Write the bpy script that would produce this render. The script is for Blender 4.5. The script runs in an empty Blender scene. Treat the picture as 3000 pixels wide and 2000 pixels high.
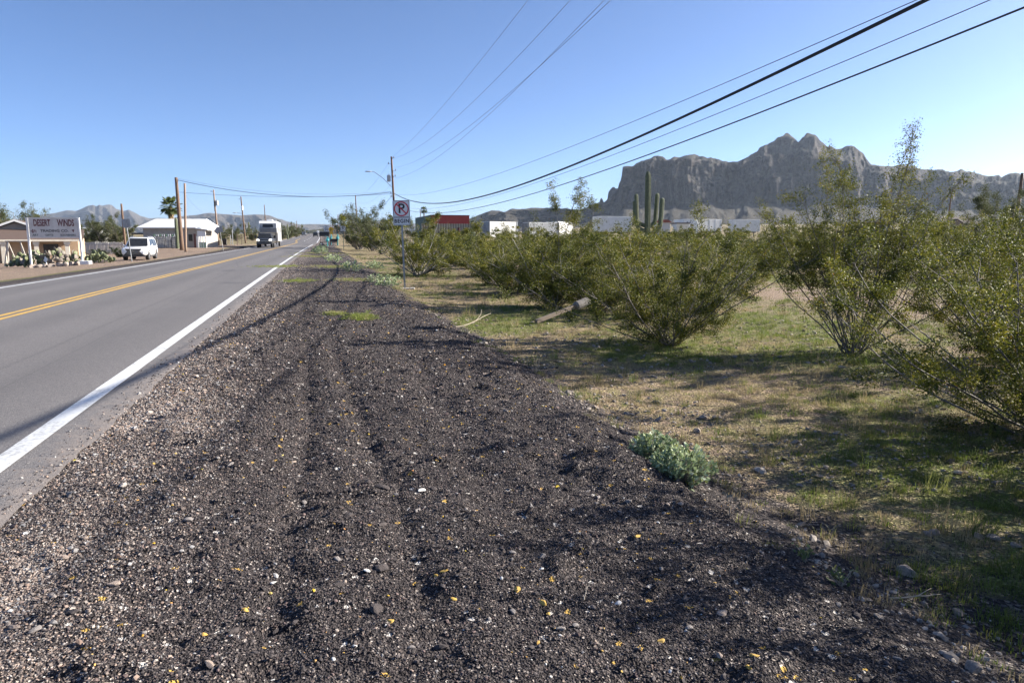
import bpy, bmesh, math, random
import numpy as np
from mathutils import Vector, Matrix, Euler

random.seed(7)
RNG = np.random.default_rng(11)
SC = bpy.context.scene
COL = SC.collection
R = math.radians

# ------------------------------------------------------------------ camera
CAM_H = 1.52
PITCH = math.atan(302 / 2000)
cam_d = bpy.data.cameras.new('camera')
cam_d.sensor_width = 36.0
cam_d.lens = 24.0
cam_d.clip_start = 0.05
cam_d.clip_end = 40000
cam = bpy.data.objects.new('camera', cam_d)
cam.location = (0, 0, CAM_H)
cam.rotation_euler = (R(90) - PITCH, 0, 0)
COL.objects.link(cam)
SC.camera = cam

# ------------------------------------------------------------------ world, sun, exposure
SUN_EL, SUN_AZ = R(25), R(73)          # azimuth clockwise from +Y (the view direction)
world = bpy.data.worlds.new('World')
SC.world = world
world.use_nodes = True
wn = world.node_tree
bg = wn.nodes['Background']
sky = wn.nodes.new('ShaderNodeTexSky')
sky.sky_type = 'NISHITA'
sky.sun_disc = False
sky.sun_elevation = SUN_EL
sky.sun_rotation = SUN_AZ
sky.altitude = 500
sky.air_density = 0.55
sky.dust_density = 1.2
sky.ozone_density = 5.0
bg.inputs['Strength'].default_value = 0.079
wn.links.new(sky.outputs[0], bg.inputs[0])
sun_d = bpy.data.lights.new('sun', 'SUN')
sun_d.energy = 5.0
sun_d.angle = R(0.4)
sun_d.color = (1.0, 0.93, 0.82)
sun = bpy.data.objects.new('sun', sun_d)
sdir = Vector((math.cos(SUN_EL) * math.sin(SUN_AZ), math.cos(SUN_EL) * math.cos(SUN_AZ), math.sin(SUN_EL)))
sun.rotation_euler = sdir.to_track_quat('Z', 'Y').to_euler()
COL.objects.link(sun)
SC.view_settings.view_transform = 'Standard'
SC.view_settings.look = 'None'
SC.view_settings.exposure = 1.5
SC.view_settings.gamma = 1.0
SC.view_settings.use_curve_mapping = False
SC.cycles.use_denoising = True
SC.cycles.max_bounces = 6
SC.cycles.diffuse_bounces = 3
SC.cycles.glossy_bounces = 2
SC.cycles.transmission_bounces = 4
SC.cycles.transparent_max_bounces = 8
SC.cycles.volume_bounces = 0
SC.cycles.sample_clamp_indirect = 4.0

# ------------------------------------------------------------------ helpers: noise and terrain
def _hash(ix, iy, seed):
    h = (ix.astype(np.int64) * 374761393 + iy.astype(np.int64) * 668265263 + seed * 1442695041) & 0x7fffffff
    h = ((h ^ (h >> 13)) * 1274126177) & 0x7fffffff
    h = h ^ (h >> 16)
    return (h & 0xffff) / 65535.0

def vnoise(x, y, seed=0):
    ix, iy = np.floor(x), np.floor(y)
    fx, fy = x - ix, y - iy
    fx = fx * fx * (3 - 2 * fx); fy = fy * fy * (3 - 2 * fy)
    a = _hash(ix, iy, seed); b = _hash(ix + 1, iy, seed)
    c = _hash(ix, iy + 1, seed); d = _hash(ix + 1, iy + 1, seed)
    return (a + (b - a) * fx) * (1 - fy) + (c + (d - c) * fx) * fy

def fbm(x, y, seed=0, octv=4, gain=0.5):
    v = 0; amp = 1; tot = 0
    for o in range(octv):
        v = v + amp * vnoise(x * 2 ** o + 17.3 * o, y * 2 ** o + 5.1 * o, seed + o)
        tot += amp; amp *= gain
    return v / tot

def sstep(a, b, x):
    t = np.clip((np.asarray(x, float) - a) / (b - a), 0, 1)
    return t * t * (3 - 2 * t)

U = np.array([-.2739, .9618])      # along the road, away from the camera
N = np.array([.9618, .2739])       # across the road, to the right

def shift(s):
    s = np.asarray(s, float)
    return np.where(s < 150, 1e-4 * np.maximum(s, 0) ** 2, 2.25 + .012 * (s - 150))

def road_sl(x, y):
    s = x * U[0] + y * U[1]
    return s, x * N[0] + y * N[1] - shift(s)

def road_xy(s, lat):
    s = np.asarray(s, float); lat = np.asarray(lat, float) + shift(s)
    return s * U[0] + lat * N[0], s * U[1] + lat * N[1]

def land(x, y):
    """the lie of the land: nearly level, rising to a long slope under the big mountain"""
    d = np.hypot(x, y)
    slope = .0025 + .0175 * sstep(-.12, .2, x / np.maximum(y, .3 * d + 1e-6))
    rise = 1.4 * sstep(62, 112, d) * sstep(-.15, -.06, x / np.maximum(y, .3 * d + 1e-6))
    return np.where(d < 400, 2.5e-5 * d * d, 4 + slope * (d - 400)) + rise

def edge_lat(s):                   # where the dark gravel ends and the grass begins
    s = np.asarray(s, float)
    return 2.28 + .16 * np.sin(s * .23 - .6) + .25 * (fbm(s * .55 + 3, s * 0 + 1.7, 5, 3) - .5) - .9 * sstep(40, 110, s)

def height(x, y):
    x = np.asarray(x, float); y = np.asarray(y, float)
    d = np.hypot(x, y)
    s, l = road_sl(x, y)
    z = land(x, y)
    off = np.interp(l, [-60, -40, -25, -16, -13, -11, -9.6, -1.2, 2.1, 2.9, 5, 14, 60],
                    [-1.0, -1.0, -.85, -.40, -.28, -.12, 0, 0, -.09, -.30, -.33, -.2, -.2])
    left = l < -5
    fade = np.where(left, 1 - sstep(80, 100, d), 1 - .6 * sstep(60, 200, d))
    return z + off * fade

def bumps(x, y):
    s, l = road_sl(x, y)
    off = sstep(2.4, 4.0, l) + sstep(-10.5, -13, l)
    d = np.hypot(x, y)
    return off * (.07 * (fbm(x * .7, y * .7, 3, 3) - .5) + .035 * (fbm(x * 3.1, y * 3.1, 8, 2) - .5)) * (1 + d * .004)

def zt(x, y):
    return float(height(x, y) + bumps(np.array([x]), np.array([y]))[0])

def at(px, Y, dz=0.0):
    """ground position at depth Y in the direction of a column"""
    x = (px - 1500) / 2022.6 * Y
    return (x, Y, zt(x, Y) + dz)

def zpy(py, Y):
    q = (1000 - py) / 2000
    c, s = math.cos(PITCH), math.sin(PITCH)
    return CAM_H + Y * (q * c - s) / (c + q * s)

def xpx(px, Y, Z):
    return (px - 1500) / 2000 * (Y * math.cos(PITCH) - (Z - CAM_H) * math.sin(PITCH))

# ------------------------------------------------------------------ helpers: materials
def nt(name):
    m = bpy.data.materials.new(name)
    m.use_nodes = True
    t = m.node_tree
    return m, t, t.nodes['Principled BSDF']

def nd(t, typ, **kw):
    n = t.nodes.new(typ)
    for k, v in kw.items():
        setattr(n, k, v)
    return n

def ramp(t, fac, stops, interp='LINEAR'):
    r = nd(t, 'ShaderNodeValToRGB')
    r.color_ramp.interpolation = interp
    els = r.color_ramp.elements
    while len(els) < len(stops):
        els.new(0.5)
    for e, (p, c) in zip(els, stops):
        e.position = p
        e.color = (*c, 1) if len(c) == 3 else c
    t.links.new(fac, r.inputs[0])
    return r.outputs[0]

def mix(t, fac, a, b, mode='MIX'):
    m = nd(t, 'ShaderNodeMix', data_type='RGBA', blend_type=mode)
    for sock, v in ((m.inputs[0], fac), (m.inputs[6], a), (m.inputs[7], b)):
        if isinstance(v, (int, float)):
            sock.default_value = v
        elif isinstance(v, tuple):
            sock.default_value = (*v, 1)
        else:
            t.links.new(v, sock)
    return m.outputs[2]

def noise(t, vec, scale, detail=4, rough=.55, dist=0):
    n = nd(t, 'ShaderNodeTexNoise')
    n.inputs['Scale'].default_value = scale
    n.inputs['Detail'].default_value = detail
    n.inputs['Roughness'].default_value = rough
    n.inputs['Distortion'].default_value = dist
    if vec is not None:
        t.links.new(vec, n.inputs['Vector'])
    return n.outputs[0]

def voro(t, vec, scale, out=0, feature='F1', rnd=1.0):
    n = nd(t, 'ShaderNodeTexVoronoi', feature=feature)
    n.inputs['Scale'].default_value = scale
    n.inputs['Randomness'].default_value = rnd
    t.links.new(vec, n.inputs['Vector'])
    return n.outputs[out]

def mapr(t, v, a, b, c=0.0, d=1.0):
    m = nd(t, 'ShaderNodeMapRange')
    t.links.new(v, m.inputs[0])
    for i, q in enumerate((a, b, c, d)):
        m.inputs[i + 1].default_value = q
    return m.outputs[0]

def mth(t, op, a, b=None):
    m = nd(t, 'ShaderNodeMath', operation=op)
    for i, v in enumerate((a, b)):
        if v is None:
            continue
        if isinstance(v, (int, float)):
            m.inputs[i].default_value = v
        else:
            t.links.new(v, m.inputs[i])
    return m.outputs[0]

def bump(t, p, hgt, strength, dist):
    b = nd(t, 'ShaderNodeBump')
    b.inputs['Strength'].default_value = strength
    b.inputs['Distance'].default_value = dist
    t.links.new(hgt, b.inputs['Height'])
    t.links.new(b.outputs[0], p.inputs['Normal'])

def pos(t):
    return nd(t, 'ShaderNodeNewGeometry').outputs['Position']

def objco(t):
    return nd(t, 'ShaderNodeTexCoord').outputs['Object']

_M = {}
def pm(name, c1, c2=None, scale=6.0, rough=.7, metal=0.0, bmp=0.0, bscale=None, stretch=None):
    """a plain procedural material: two tones mixed by noise, with fine relief"""
    if name in _M:
        return _M[name]
    m, t, p = nt(name)
    c2 = c2 or tuple(min(1, v * .8) for v in c1)
    v = objco(t)
    if stretch:
        mp = nd(t, 'ShaderNodeMapping')
        mp.inputs['Scale'].default_value = stretch
        t.links.new(v, mp.inputs['Vector']); v = mp.outputs[0]
    f = noise(t, v, scale, 5, .6)
    t.links.new(ramp(t, f, [(.35, c1), (.68, c2)]), p.inputs['Base Color'])
    p.inputs['Roughness'].default_value = rough
    p.inputs['Metallic'].default_value = metal
    if bmp:
        bump(t, p, noise(t, v, bscale or scale * 4, 4), .6, bmp)
    _M[name] = m
    return m

# ------------------------------------------------------------------ helpers: meshes
class MB:
    """collects boxes, tubes, prisms; build() links them as ONE mesh object"""
    def __init__(s):
        s.v = []; s.f = []; s.n = 0
    def add(s, V, F):
        V = np.asarray(V, float).reshape(-1, 3)
        s.v.append(V)
        s.f += [[i + s.n for i in f] for f in F]
        s.n += len(V)
        return s
    def box(s, a, b, M=None):
        (x0, y0, z0), (x1, y1, z1) = a, b
        V = np.array([(x0, y0, z0), (x1, y0, z0), (x1, y1, z0), (x0, y1, z0), (x0, y0, z1), (x1, y0, z1), (x1, y1, z1), (x0, y1, z1)], float)
        if M is not None:
            V = np.array([M @ Vector(v) for v in V])
        return s.add(V, [(0, 3, 2, 1), (4, 5, 6, 7), (0, 1, 5, 4), (1, 2, 6, 5), (2, 3, 7, 6), (3, 0, 4, 7)])
    def tube(s, P, r, k=8, caps=True):
        V, F = tube(P, r, k)
        if caps:
            n = len(P)
            F = F + [tuple(range(k - 1, -1, -1)), tuple((n - 1) * k + i for i in range(k))]
        return s.add(V, F)
    def prism(s, poly, lo, hi, axis=1):
        """polygon (a,b) extruded along axis"""
        k = len(poly)
        def P(a, b, h):
            return {0: (h, a, b), 1: (a, h, b), 2: (a, b, h)}[axis]
        V = [P(a, b, lo) for a, b in poly] + [P(a, b, hi) for a, b in poly]
        F = [tuple(range(k)), tuple(range(2 * k - 1, k - 1, -1))] + [((i + 1) % k, i, i + k, (i + 1) % k + k) for i in range(k)]
        return s.add(V, F)
    def loft(s, rings, caps=True):
        k = len(rings[0])
        V = np.concatenate([np.asarray(r, float) for r in rings])
        F = []
        for j in range(len(rings) - 1):
            for i in range(k):
                a, b = j * k + i, j * k + (i + 1) % k
                F.append((a, b, b + k, a + k))
        if caps:
            F += [tuple(range(k - 1, -1, -1)), tuple((len(rings) - 1) * k + i for i in range(k))]
        return s.add(V, F)
    def quad(s, a, b, c, d):
        return s.add([a, b, c, d], [(0, 1, 2, 3)])
    def mesh(s, name, mat, smooth=False):
        me = bpy.data.meshes.new(name)
        me.from_pydata(np.concatenate(s.v).tolist() if s.v else [], [], s.f)
        if mat: me.materials.append(mat)
        fix_normals(me)
        if smooth:
            me.polygons.foreach_set('use_smooth', [True] * len(me.polygons))
        me.update()
        return me
    def build(s, name, mat, parent=None, smooth=False, bevel=0, loc=None):
        me = s.mesh(name, mat, smooth)
        o = bpy.data.objects.new(name, me)
        COL.objects.link(o)
        o.parent = parent
        if loc is not None: o.location = loc
        if bevel:
            b = o.modifiers.new('bevel', 'BEVEL'); b.width = bevel; b.segments = 2; b.limit_method = 'ANGLE'
        return o

def fix_normals(me):
    bm = bmesh.new(); bm.from_mesh(me)
    bmesh.ops.recalc_face_normals(bm, faces=bm.faces)
    bm.to_mesh(me); bm.free()

def tube(P, r, k=6):
    P = np.asarray(P, float); n = len(P)
    r = np.broadcast_to(np.asarray(r, float), (n,))
    T = np.gradient(P, axis=0)
    T /= np.linalg.norm(T, axis=1)[:, None] + 1e-12
    m = T.mean(0)
    ref = np.eye(3)[np.argmin(np.abs(m))]
    A = np.cross(T, ref); A /= np.linalg.norm(A, axis=1)[:, None] + 1e-12
    B = np.cross(T, A)
    a = np.arange(k) * 2 * np.pi / k
    V = P[:, None] + r[:, None, None] * (np.cos(a)[None, :, None] * A[:, None] + np.sin(a)[None, :, None] * B[:, None])
    F = []
    for j in range(n - 1):
        for i in range(k):
            F.append((j * k + i, j * k + (i + 1) % k, (j + 1) * k + (i + 1) % k, (j + 1) * k + i))
    return V.reshape(-1, 3), F

def fast_mesh(name, V, F, mat=None, smooth=False):
    """mesh from arrays, all faces with the same number of corners"""
    V = np.asarray(V, np.float32); F = np.asarray(F, np.int32)
    me = bpy.data.meshes.new(name)
    m, k = F.shape
    me.vertices.add(len(V)); me.vertices.foreach_set('co', V.ravel())
    me.loops.add(m * k); me.loops.foreach_set('vertex_index', F.ravel())
    me.polygons.add(m); me.polygons.foreach_set('loop_start', np.arange(0, m * k, k, dtype=np.int32))
    if smooth:
        me.polygons.foreach_set('use_smooth', np.ones(m, bool))
    me.update(calc_edges=True)
    if mat: me.materials.append(mat)
    return me

def fattr(me, name, vals, domain='POINT', typ='FLOAT'):
    a = me.attributes.new(name, typ, domain)
    key = {'FLOAT': 'value', 'INT': 'value', 'FLOAT_VECTOR': 'vector', 'FLOAT_COLOR': 'color'}[typ]
    a.data.foreach_set(key, np.ascontiguousarray(vals, np.int32 if typ == 'INT' else np.float32).ravel())

def ob(name, me, parent=None, loc=None, rz=0.0):
    o = bpy.data.objects.new(name, me)
    COL.objects.link(o)
    o.parent = parent
    if loc is not None: o.location = loc
    if rz: o.rotation_euler[2] = rz
    return o

def tag(o, label=None, cat=None, group=None, kind=None):
    if label: o['label'] = label
    if cat: o['category'] = cat
    if group: o['group'] = group
    if kind: o['kind'] = kind
    return o

def thing(name, label, cat, loc=(0, 0, 0), rz=0.0, group=None):
    o = bpy.data.objects.new(name, None)
    COL.objects.link(o)
    o.location = loc; o.rotation_euler = (0, 0, rz)
    o.empty_display_size = .2
    return tag(o, label, cat, group)

def copy_tree(o, parent=None):
    c = o.copy(); COL.objects.link(c); c.parent = parent
    for ch in list(o.children):
        copy_tree(ch, c)
    return c

def grid_faces(nr, nc):
    i = np.arange(nr - 1)[:, None] * nc + np.arange(nc - 1)[None]
    return np.stack([i, i + 1, i + nc + 1, i + nc], -1).reshape(-1, 4)

def text_mesh(txt, size, mat, sx=1.0, bold=0.0, depth=.004, spacing=1.0):
    """lettering as a mesh in the XZ plane, centred, facing -Y"""
    cu = bpy.data.curves.new('lettering', 'FONT')
    cu.body = txt; cu.size = size; cu.align_x = 'CENTER'; cu.align_y = 'CENTER'
    cu.extrude = depth; cu.offset = bold; cu.space_character = spacing
    cu.resolution_u = 3
    o = bpy.data.objects.new('lettering', cu)
    COL.objects.link(o)
    bpy.context.view_layer.update()
    dg = bpy.context.evaluated_depsgraph_get()
    me = bpy.data.meshes.new_from_object(o.evaluated_get(dg))
    bpy.data.objects.remove(o); bpy.data.curves.remove(cu)
    n = len(me.vertices)
    co = np.empty(n * 3, np.float32); me.vertices.foreach_get('co', co); co = co.reshape(-1, 3)
    out = np.stack([co[:, 0] * sx, -co[:, 2], co[:, 1]], -1)
    me.vertices.foreach_set('co', out.ravel()); me.update()
    me.materials.clear(); me.materials.append(mat)
    return me

# instancing of loose stuff (stones, grass) on points
STORE = {}
def proto_collection(name, meshes):
    c = bpy.data.collections.new(name)
    for i, me in enumerate(meshes):
        o = bpy.data.objects.new('%s_%02d' % (name, i), me)
        c.objects.link(o)
    return c

def scatter(name, P, rot, scl, pick, colr, coll, label, cat):
    me = bpy.data.meshes.new(name)
    me.vertices.add(len(P)); me.vertices.foreach_set('co', np.asarray(P, np.float32).ravel())
    fattr(me, 'rot', rot, typ='FLOAT_VECTOR'); fattr(me, 'scl', scl, typ='FLOAT_VECTOR')
    fattr(me, 'pick', pick, typ='INT'); fattr(me, 'col', colr, typ='FLOAT_COLOR')
    me.update()
    o = bpy.data.objects.new(name, me); COL.objects.link(o)
    g = bpy.data.node_groups.new(name + '_scatter', 'GeometryNodeTree')
    g.interface.new_socket('Geometry', in_out='INPUT', socket_type='NodeSocketGeometry')
    g.interface.new_socket('Geometry', in_out='OUTPUT', socket_type='NodeSocketGeometry')
    gi, go = g.nodes.new('NodeGroupInput'), g.nodes.new('NodeGroupOutput')
    ip = g.nodes.new('GeometryNodeInstanceOnPoints')
    ci = g.nodes.new('GeometryNodeCollectionInfo')
    ci.inputs['Collection'].default_value = coll
    ci.inputs['Separate Children'].default_value = True
    ci.inputs['Reset Children'].default_value = True
    def na(n, t):
        a = g.nodes.new('GeometryNodeInputNamedAttribute'); a.data_type = t
        a.inputs['Name'].default_value = n
        return a.outputs['Attribute']
    e2r = g.nodes.new('FunctionNodeEulerToRotation')
    g.links.new(na('rot', 'FLOAT_VECTOR'), e2r.inputs[0])
    g.links.new(gi.outputs[0], ip.inputs['Points'])
    g.links.new(ci.outputs[0], ip.inputs['Instance'])
    ip.inputs['Pick Instance'].default_value = True
    g.links.new(na('pick', 'INT'), ip.inputs['Instance Index'])
    g.links.new(e2r.outputs[0], ip.inputs['Rotation'])
    g.links.new(na('scl', 'FLOAT_VECTOR'), ip.inputs['Scale'])
    g.links.new(ip.outputs[0], go.inputs[0])
    md = o.modifiers.new('scatter', 'NODES'); md.node_group = g
    tag(o, label, cat, kind='stuff')
    return o

def inst_color(t):
    a = nd(t, 'ShaderNodeAttribute', attribute_type='INSTANCER', attribute_name='col')
    return a.outputs['Color']

# ================================================================== THE SETTING
BUSH_SPOTS = [(4.3, 5.4), (5.38, 10.6), (2.9, 11.4), (1.0, 17.5), (-3.4, 33.8), (6.6, 4.0), (6.4, 2.0)]

def green_mask(x, y):
    g = .9 * sstep(.48, .66, fbm(x * .35 + 9, y * .35, 21, 4))
    g = np.maximum(g, 0.6 * sstep(.56, .68, fbm(x * 1.3, y * 1.3 + 4, 31, 3)))
    for bx, by in BUSH_SPOTS:
        g = np.maximum(g, (1 - sstep(.7, 2.1, np.hypot(x - bx + .4, y - by + .2))) * .95)
    return g

# ---- ground, one sheet to the horizon
def build_ground():
    th = np.concatenate([np.linspace(-180, -64, 26)[:-1], np.linspace(-64, 64, 330), np.linspace(64, 180, 26)[1:]])
    th = np.radians(th)
    rr = .45 * np.exp(np.arange(0, 350) * math.log(15000 / .45) / 349)
    TH, RR = np.meshgrid(th, rr)
    X, Y = RR * np.sin(TH), RR * np.cos(TH)
    s, l = road_sl(X, Y)
    e = edge_lat(s)
    Z = height(X, Y) + bumps(X, Y)
    wide = np.where(s > 120, -12.2, -9.75)
    inside = (l > wide - .3) & (l < e) & (s > -20) & (s < 900)
    sink = np.where(l < -5, sstep(wide - .45, wide - .1, l), 1 - sstep(e - .35, e + .05, l))
    sink = sink * (s > -22) * (s < 900)
    Z = Z - .16 * sink * (1 - sstep(300, 700, RR)) - .9 * sink * sstep(150, 500, RR)
    Z += sstep(700, 3000, RR) * 14 * (fbm(X / 420, Y / 420, 41, 4) - .5)
    V = np.stack([X, Y, Z], -1).reshape(-1, 3)
    F = grid_faces(len(rr), len(th))
    m, t, p = nt('desert_ground')
    P = pos(t)
    ga = nd(t, 'ShaderNodeAttribute', attribute_name='green').outputs['Fac']
    da = nd(t, 'ShaderNodeAttribute', attribute_name='cinder').outputs['Fac']
    dra = nd(t, 'ShaderNodeAttribute', attribute_name='dirt').outputs['Fac']
    n1 = noise(t, P, .9, 6, .6)
    n2 = noise(t, P, 7, 5, .65)
    n3 = noise(t, P, 40, 3, .6)
    soil = mix(t, n1, (.27, .20, .145), (.20, .15, .115))
    dry = mix(t, n2, (.33, .27, .14), (.22, .185, .10))
    c = mix(t, mapr(t, n2, .40, .62), soil, dry)
    grn = mix(t, n2, (.085, .12, .025), (.15, .18, .045))
    gf = mth(t, 'MULTIPLY', ga, mapr(t, n2, .35, .6, .35, 1.0))
    c = mix(t, gf, c, grn)
    dirt = mix(t, n1, (.34, .255, .20), (.27, .20, .16))
    c = mix(t, dra, c, dirt)
    vc = voro(t, P, 55, 1)
    vs = nd(t, 'ShaderNodeSeparateColor'); t.links.new(vc, vs.inputs[0])
    peb = mth(t, 'POWER', vs.outputs[0], 2.2)
    c = mix(t, .75, c, ramp(t, peb, [(0, (.45, .43, .42)), (.5, (.95, .95, .95)), (1, (2.1, 2.05, 2.0))]), 'MULTIPLY')
    cind = ramp(t, vs.outputs[1], [(0, (.022, .019, .02)), (.6, (.050, .042, .042)), (.85, (.095, .08, .075)), (1, (.27, .23, .2))])
    cf = mapr(t, mth(t, 'ADD', da, mapr(t, n2, .3, .7, -.35, .35)), .35, .65)
    c = mix(t, cf, c, cind)
    t.links.new(c, p.inputs['Base Color'])
    p.inputs['Roughness'].default_value = .95
    p.inputs['Specular IOR Level'].default_value = .15
    h = mth(t, 'ADD', mth(t, 'MULTIPLY', n2, .9), mth(t, 'MULTIPLY', voro(t, P, 55, 0), .35))
    h = mth(t, 'ADD', h, mth(t, 'MULTIPLY', n3, .3))
    bump(t, p, h, .9, .035)
    me = fast_mesh('ground', V, F, m, True)
    xf, yf = X.ravel(), Y.ravel(); sf, lf = s.ravel(), l.ravel(); rf = RR.ravel(); ef = e.ravel()
    g = green_mask(xf, yf) * np.where(rf > 60, .55, 1)
    fattr(me, 'green', g)
    spill = (1 - sstep(ef + .05, ef + 1.0 + 1.1 * (1 - sstep(2, 6, sf)), lf)) * (lf > -4)
    band = sstep(-12.4, -11.6, lf) * (lf < -4) * (1 - .6 * sstep(140, 260, sf))
    fattr(me, 'cinder', np.clip(spill + band * .8, 0, 1))
    dirt = sstep(-12.2, -13.0, lf) * (1 - sstep(-30, -45, lf)) * (1 - sstep(110, 150, sf)) * .85
    d2 = np.exp(-((lf - 13 - 2 * np.sin(sf * .12)) / 2.4) ** 2) * sstep(5, 12, sf) * (1 - sstep(40, 60, sf))
    fattr(me, 'dirt', np.clip(dirt + .9 * d2, 0, 1))
    o = ob('ground', me)
    tag(o, 'desert ground of tan soil with patches of green and dry grass', 'ground', kind='structure')
build_ground()

# ---- road
def row_s(s0, s1, ds, near):
    out = [s0]
    while out[-1] < s1:
        out.append(out[-1] + (ds if out[-1] < near else ds * (1 + (out[-1] - near) * .05)))
    return np.array(out)

def widen(s):
    return sstep(135, 205, s)

def asphalt_z(x, y):
    s, l = road_sl(x, y)
    return height(x, y) + .035 - .0035 * np.abs(l + 5.7)

def sheet(s, lat_lo, lat_hi, nc, zf, dz=0.0):
    f = np.linspace(0, 1, nc)[None]
    L = lat_lo[:, None] * (1 - f) + lat_hi[:, None] * f
    S = np.repeat(s[:, None], nc, 1)
    X, Y = road_xy(S, L)
    Z = zf(X, Y) + dz
    return np.stack([X, Y, Z], -1).reshape(-1, 3), grid_faces(len(s), nc)

def build_road():
    s = row_s(-14, 880, .16, 26)
    je = .05 * (fbm(s * 1.7, s * 0, 51, 3) - .5) + .05 * (fbm(s * 7, s * 0, 53, 2) - .5)
    V, F = sheet(s, -9.62 - 2.0 * widen(s) + je, -1.66 + je, 40, asphalt_z)
    m, t, p = nt('asphalt')
    P = pos(t)
    mp = nd(t, 'ShaderNodeMapping'); mp.inputs['Rotation'].default_value = (0, 0, R(-15.9))
    t.links.new(P, mp.inputs['Vector'])
    mp2 = nd(t, 'ShaderNodeMapping'); mp2.inputs['Scale'].default_value = (1.0, .04, 1.0)
    t.links.new(mp.outputs[0], mp2.inputs['Vector'])
    lane = noise(t, mp2.outputs[0], 1.1, 3, .5)
    big = noise(t, P, .5, 4, .6)
    fine = noise(t, P, 160, 2, .7)
    vs = nd(t, 'ShaderNodeSeparateColor'); t.links.new(voro(t, P, 120, 1), vs.inputs[0])
    c = mix(t, mapr(t, lane, .3, .7), (.125, .119, .119), (.165, .156, .155))
    c = mix(t, mapr(t, big, .35, .7, 0, .6), c, (.14, .131, .13))
    c = mix(t, .8, c, ramp(t, vs.outputs[0], [(0, (.55, .55, .56)), (.55, (1, 1, 1)), (1, (1.5, 1.47, 1.44))]), 'MULTIPLY')
    ea = nd(t, 'ShaderNodeAttribute', attribute_name='dusty').outputs['Fac']
    df = mapr(t, mth(t, 'ADD', ea, mapr(t, noise(t, P, 9, 4, .6), .3, .7, -.4, .4)), .2, 1.0, 0, .6)
    c = mix(t, df, c, (.30, .25, .215))
    wp = nd(t, 'ShaderNodeAttribute', attribute_name='track').outputs['Fac']
    c = mix(t, mth(t, 'MULTIPLY', wp, mapr(t, big, .3, .7, .25, .6)), c, (.095, .091, .092))
    oil = mapr(t, noise(t, mp2.outputs[0], 5, 4, .7), .68, .8, 0, .35)
    c = mix(t, oil, c, (.08, .077, .077))
    # long cracks sealed dark
    cr = voro(t, mp2.outputs[0], .35, 0, 'DISTANCE_TO_EDGE')
    crk = mapr(t, cr, .0, .006, 1, 0)
    c = mix(t, mth(t, 'MULTIPLY', crk, .35), c, (.07, .068, .068))
    t.links.new(c, p.inputs['Base Color'])
    p.inputs['Roughness'].default_value = .8
    p.inputs['Specular IOR Level'].default_value = .35
    bump(t, p, mth(t, 'ADD', fine, mth(t, 'MULTIPLY', voro(t, P, 120, 0), .8)), .55, .004)
    me = fast_mesh('road', V, F, m, True)
    _, l = road_sl(V[:, 0], V[:, 1])
    fattr(me, 'dusty', sstep(-2.0, -1.68, l) * .9)
    tr = sum(np.exp(-((l - q) / .33) ** 2) for q in (-4.75, -3.05, -8.35, -6.7))
    fattr(me, 'track', np.clip(tr, 0, 1))
    o = tag(ob('road', me), 'grey asphalt two lane road running into the distance', 'road', kind='structure')
    # painted markings
    def paint(name, c, worn):
        m, t, p = nt(name)
        P = pos(t)
        w = noise(t, P, 28, 5, .7)
        w2 = noise(t, P, 2.2, 3, .6)
        k = mapr(t, mth(t, 'ADD', w, mth(t, 'MULTIPLY', w2, .5)), .72, 1.0, 0, worn)
        t.links.new(mix(t, k, c, (.17, .16, .155)), p.inputs['Base Color'])
        p.inputs['Roughness'].default_value = .6
        bump(t, p, noise(t, P, 160, 2, .7), .3, .003)
        return m
    white, yellow = paint('white_road_paint', (.66, .67, .67), .75), paint('yellow_road_paint', (.60, .36, .055), .9)
    def stripe(label, s0, s1, lat, w, mat, ds=.2):
        s = row_s(s0, s1, ds, 26); s[-1] = s1
        c = lat(s)
        V, F = sheet(s, c - w / 2, c + w / 2, 3, asphalt_z, .005)
        o = ob('road_marking', fast_mesh('road_marking', V, F, mat, True))
        tag(o, label, 'road marking', kind='structure')
    z = np.zeros_like
    stripe('solid white edge line on the gravel shoulder side nearest the viewer', -12, 128, lambda s: -2.10 + z(s), .165, white)
    stripe('solid white edge line starting again past the side road', 150, 780, lambda s: -2.0 + z(s), .17, white)
    stripe('solid white edge line along the far side by the shops', -12, 700, lambda s: -9.25 - 2.0 * widen(s), .13, white)
    stripe('solid yellow centre line on the far lane side', -12, 230, lambda s: -5.93 - 2.0 * widen(s), .125, yellow)
    stripe('solid yellow centre line on the near lane side', -12, 230, lambda s: -5.69 - 2.0 * widen(s), .125, yellow)
    for k in range(6):
        a = 175 + k * 26
        stripe('short white lane dash on the widened road ahead', a, a + 9, lambda s: -5.2 + z(s), .15, white)
    for k in range(4):
        a = 250 + k * 32
        stripe('short yellow dash of the turning lane far ahead', a, a + 10, lambda s: -7.7 + z(s), .15, yellow)
build_road()

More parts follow.
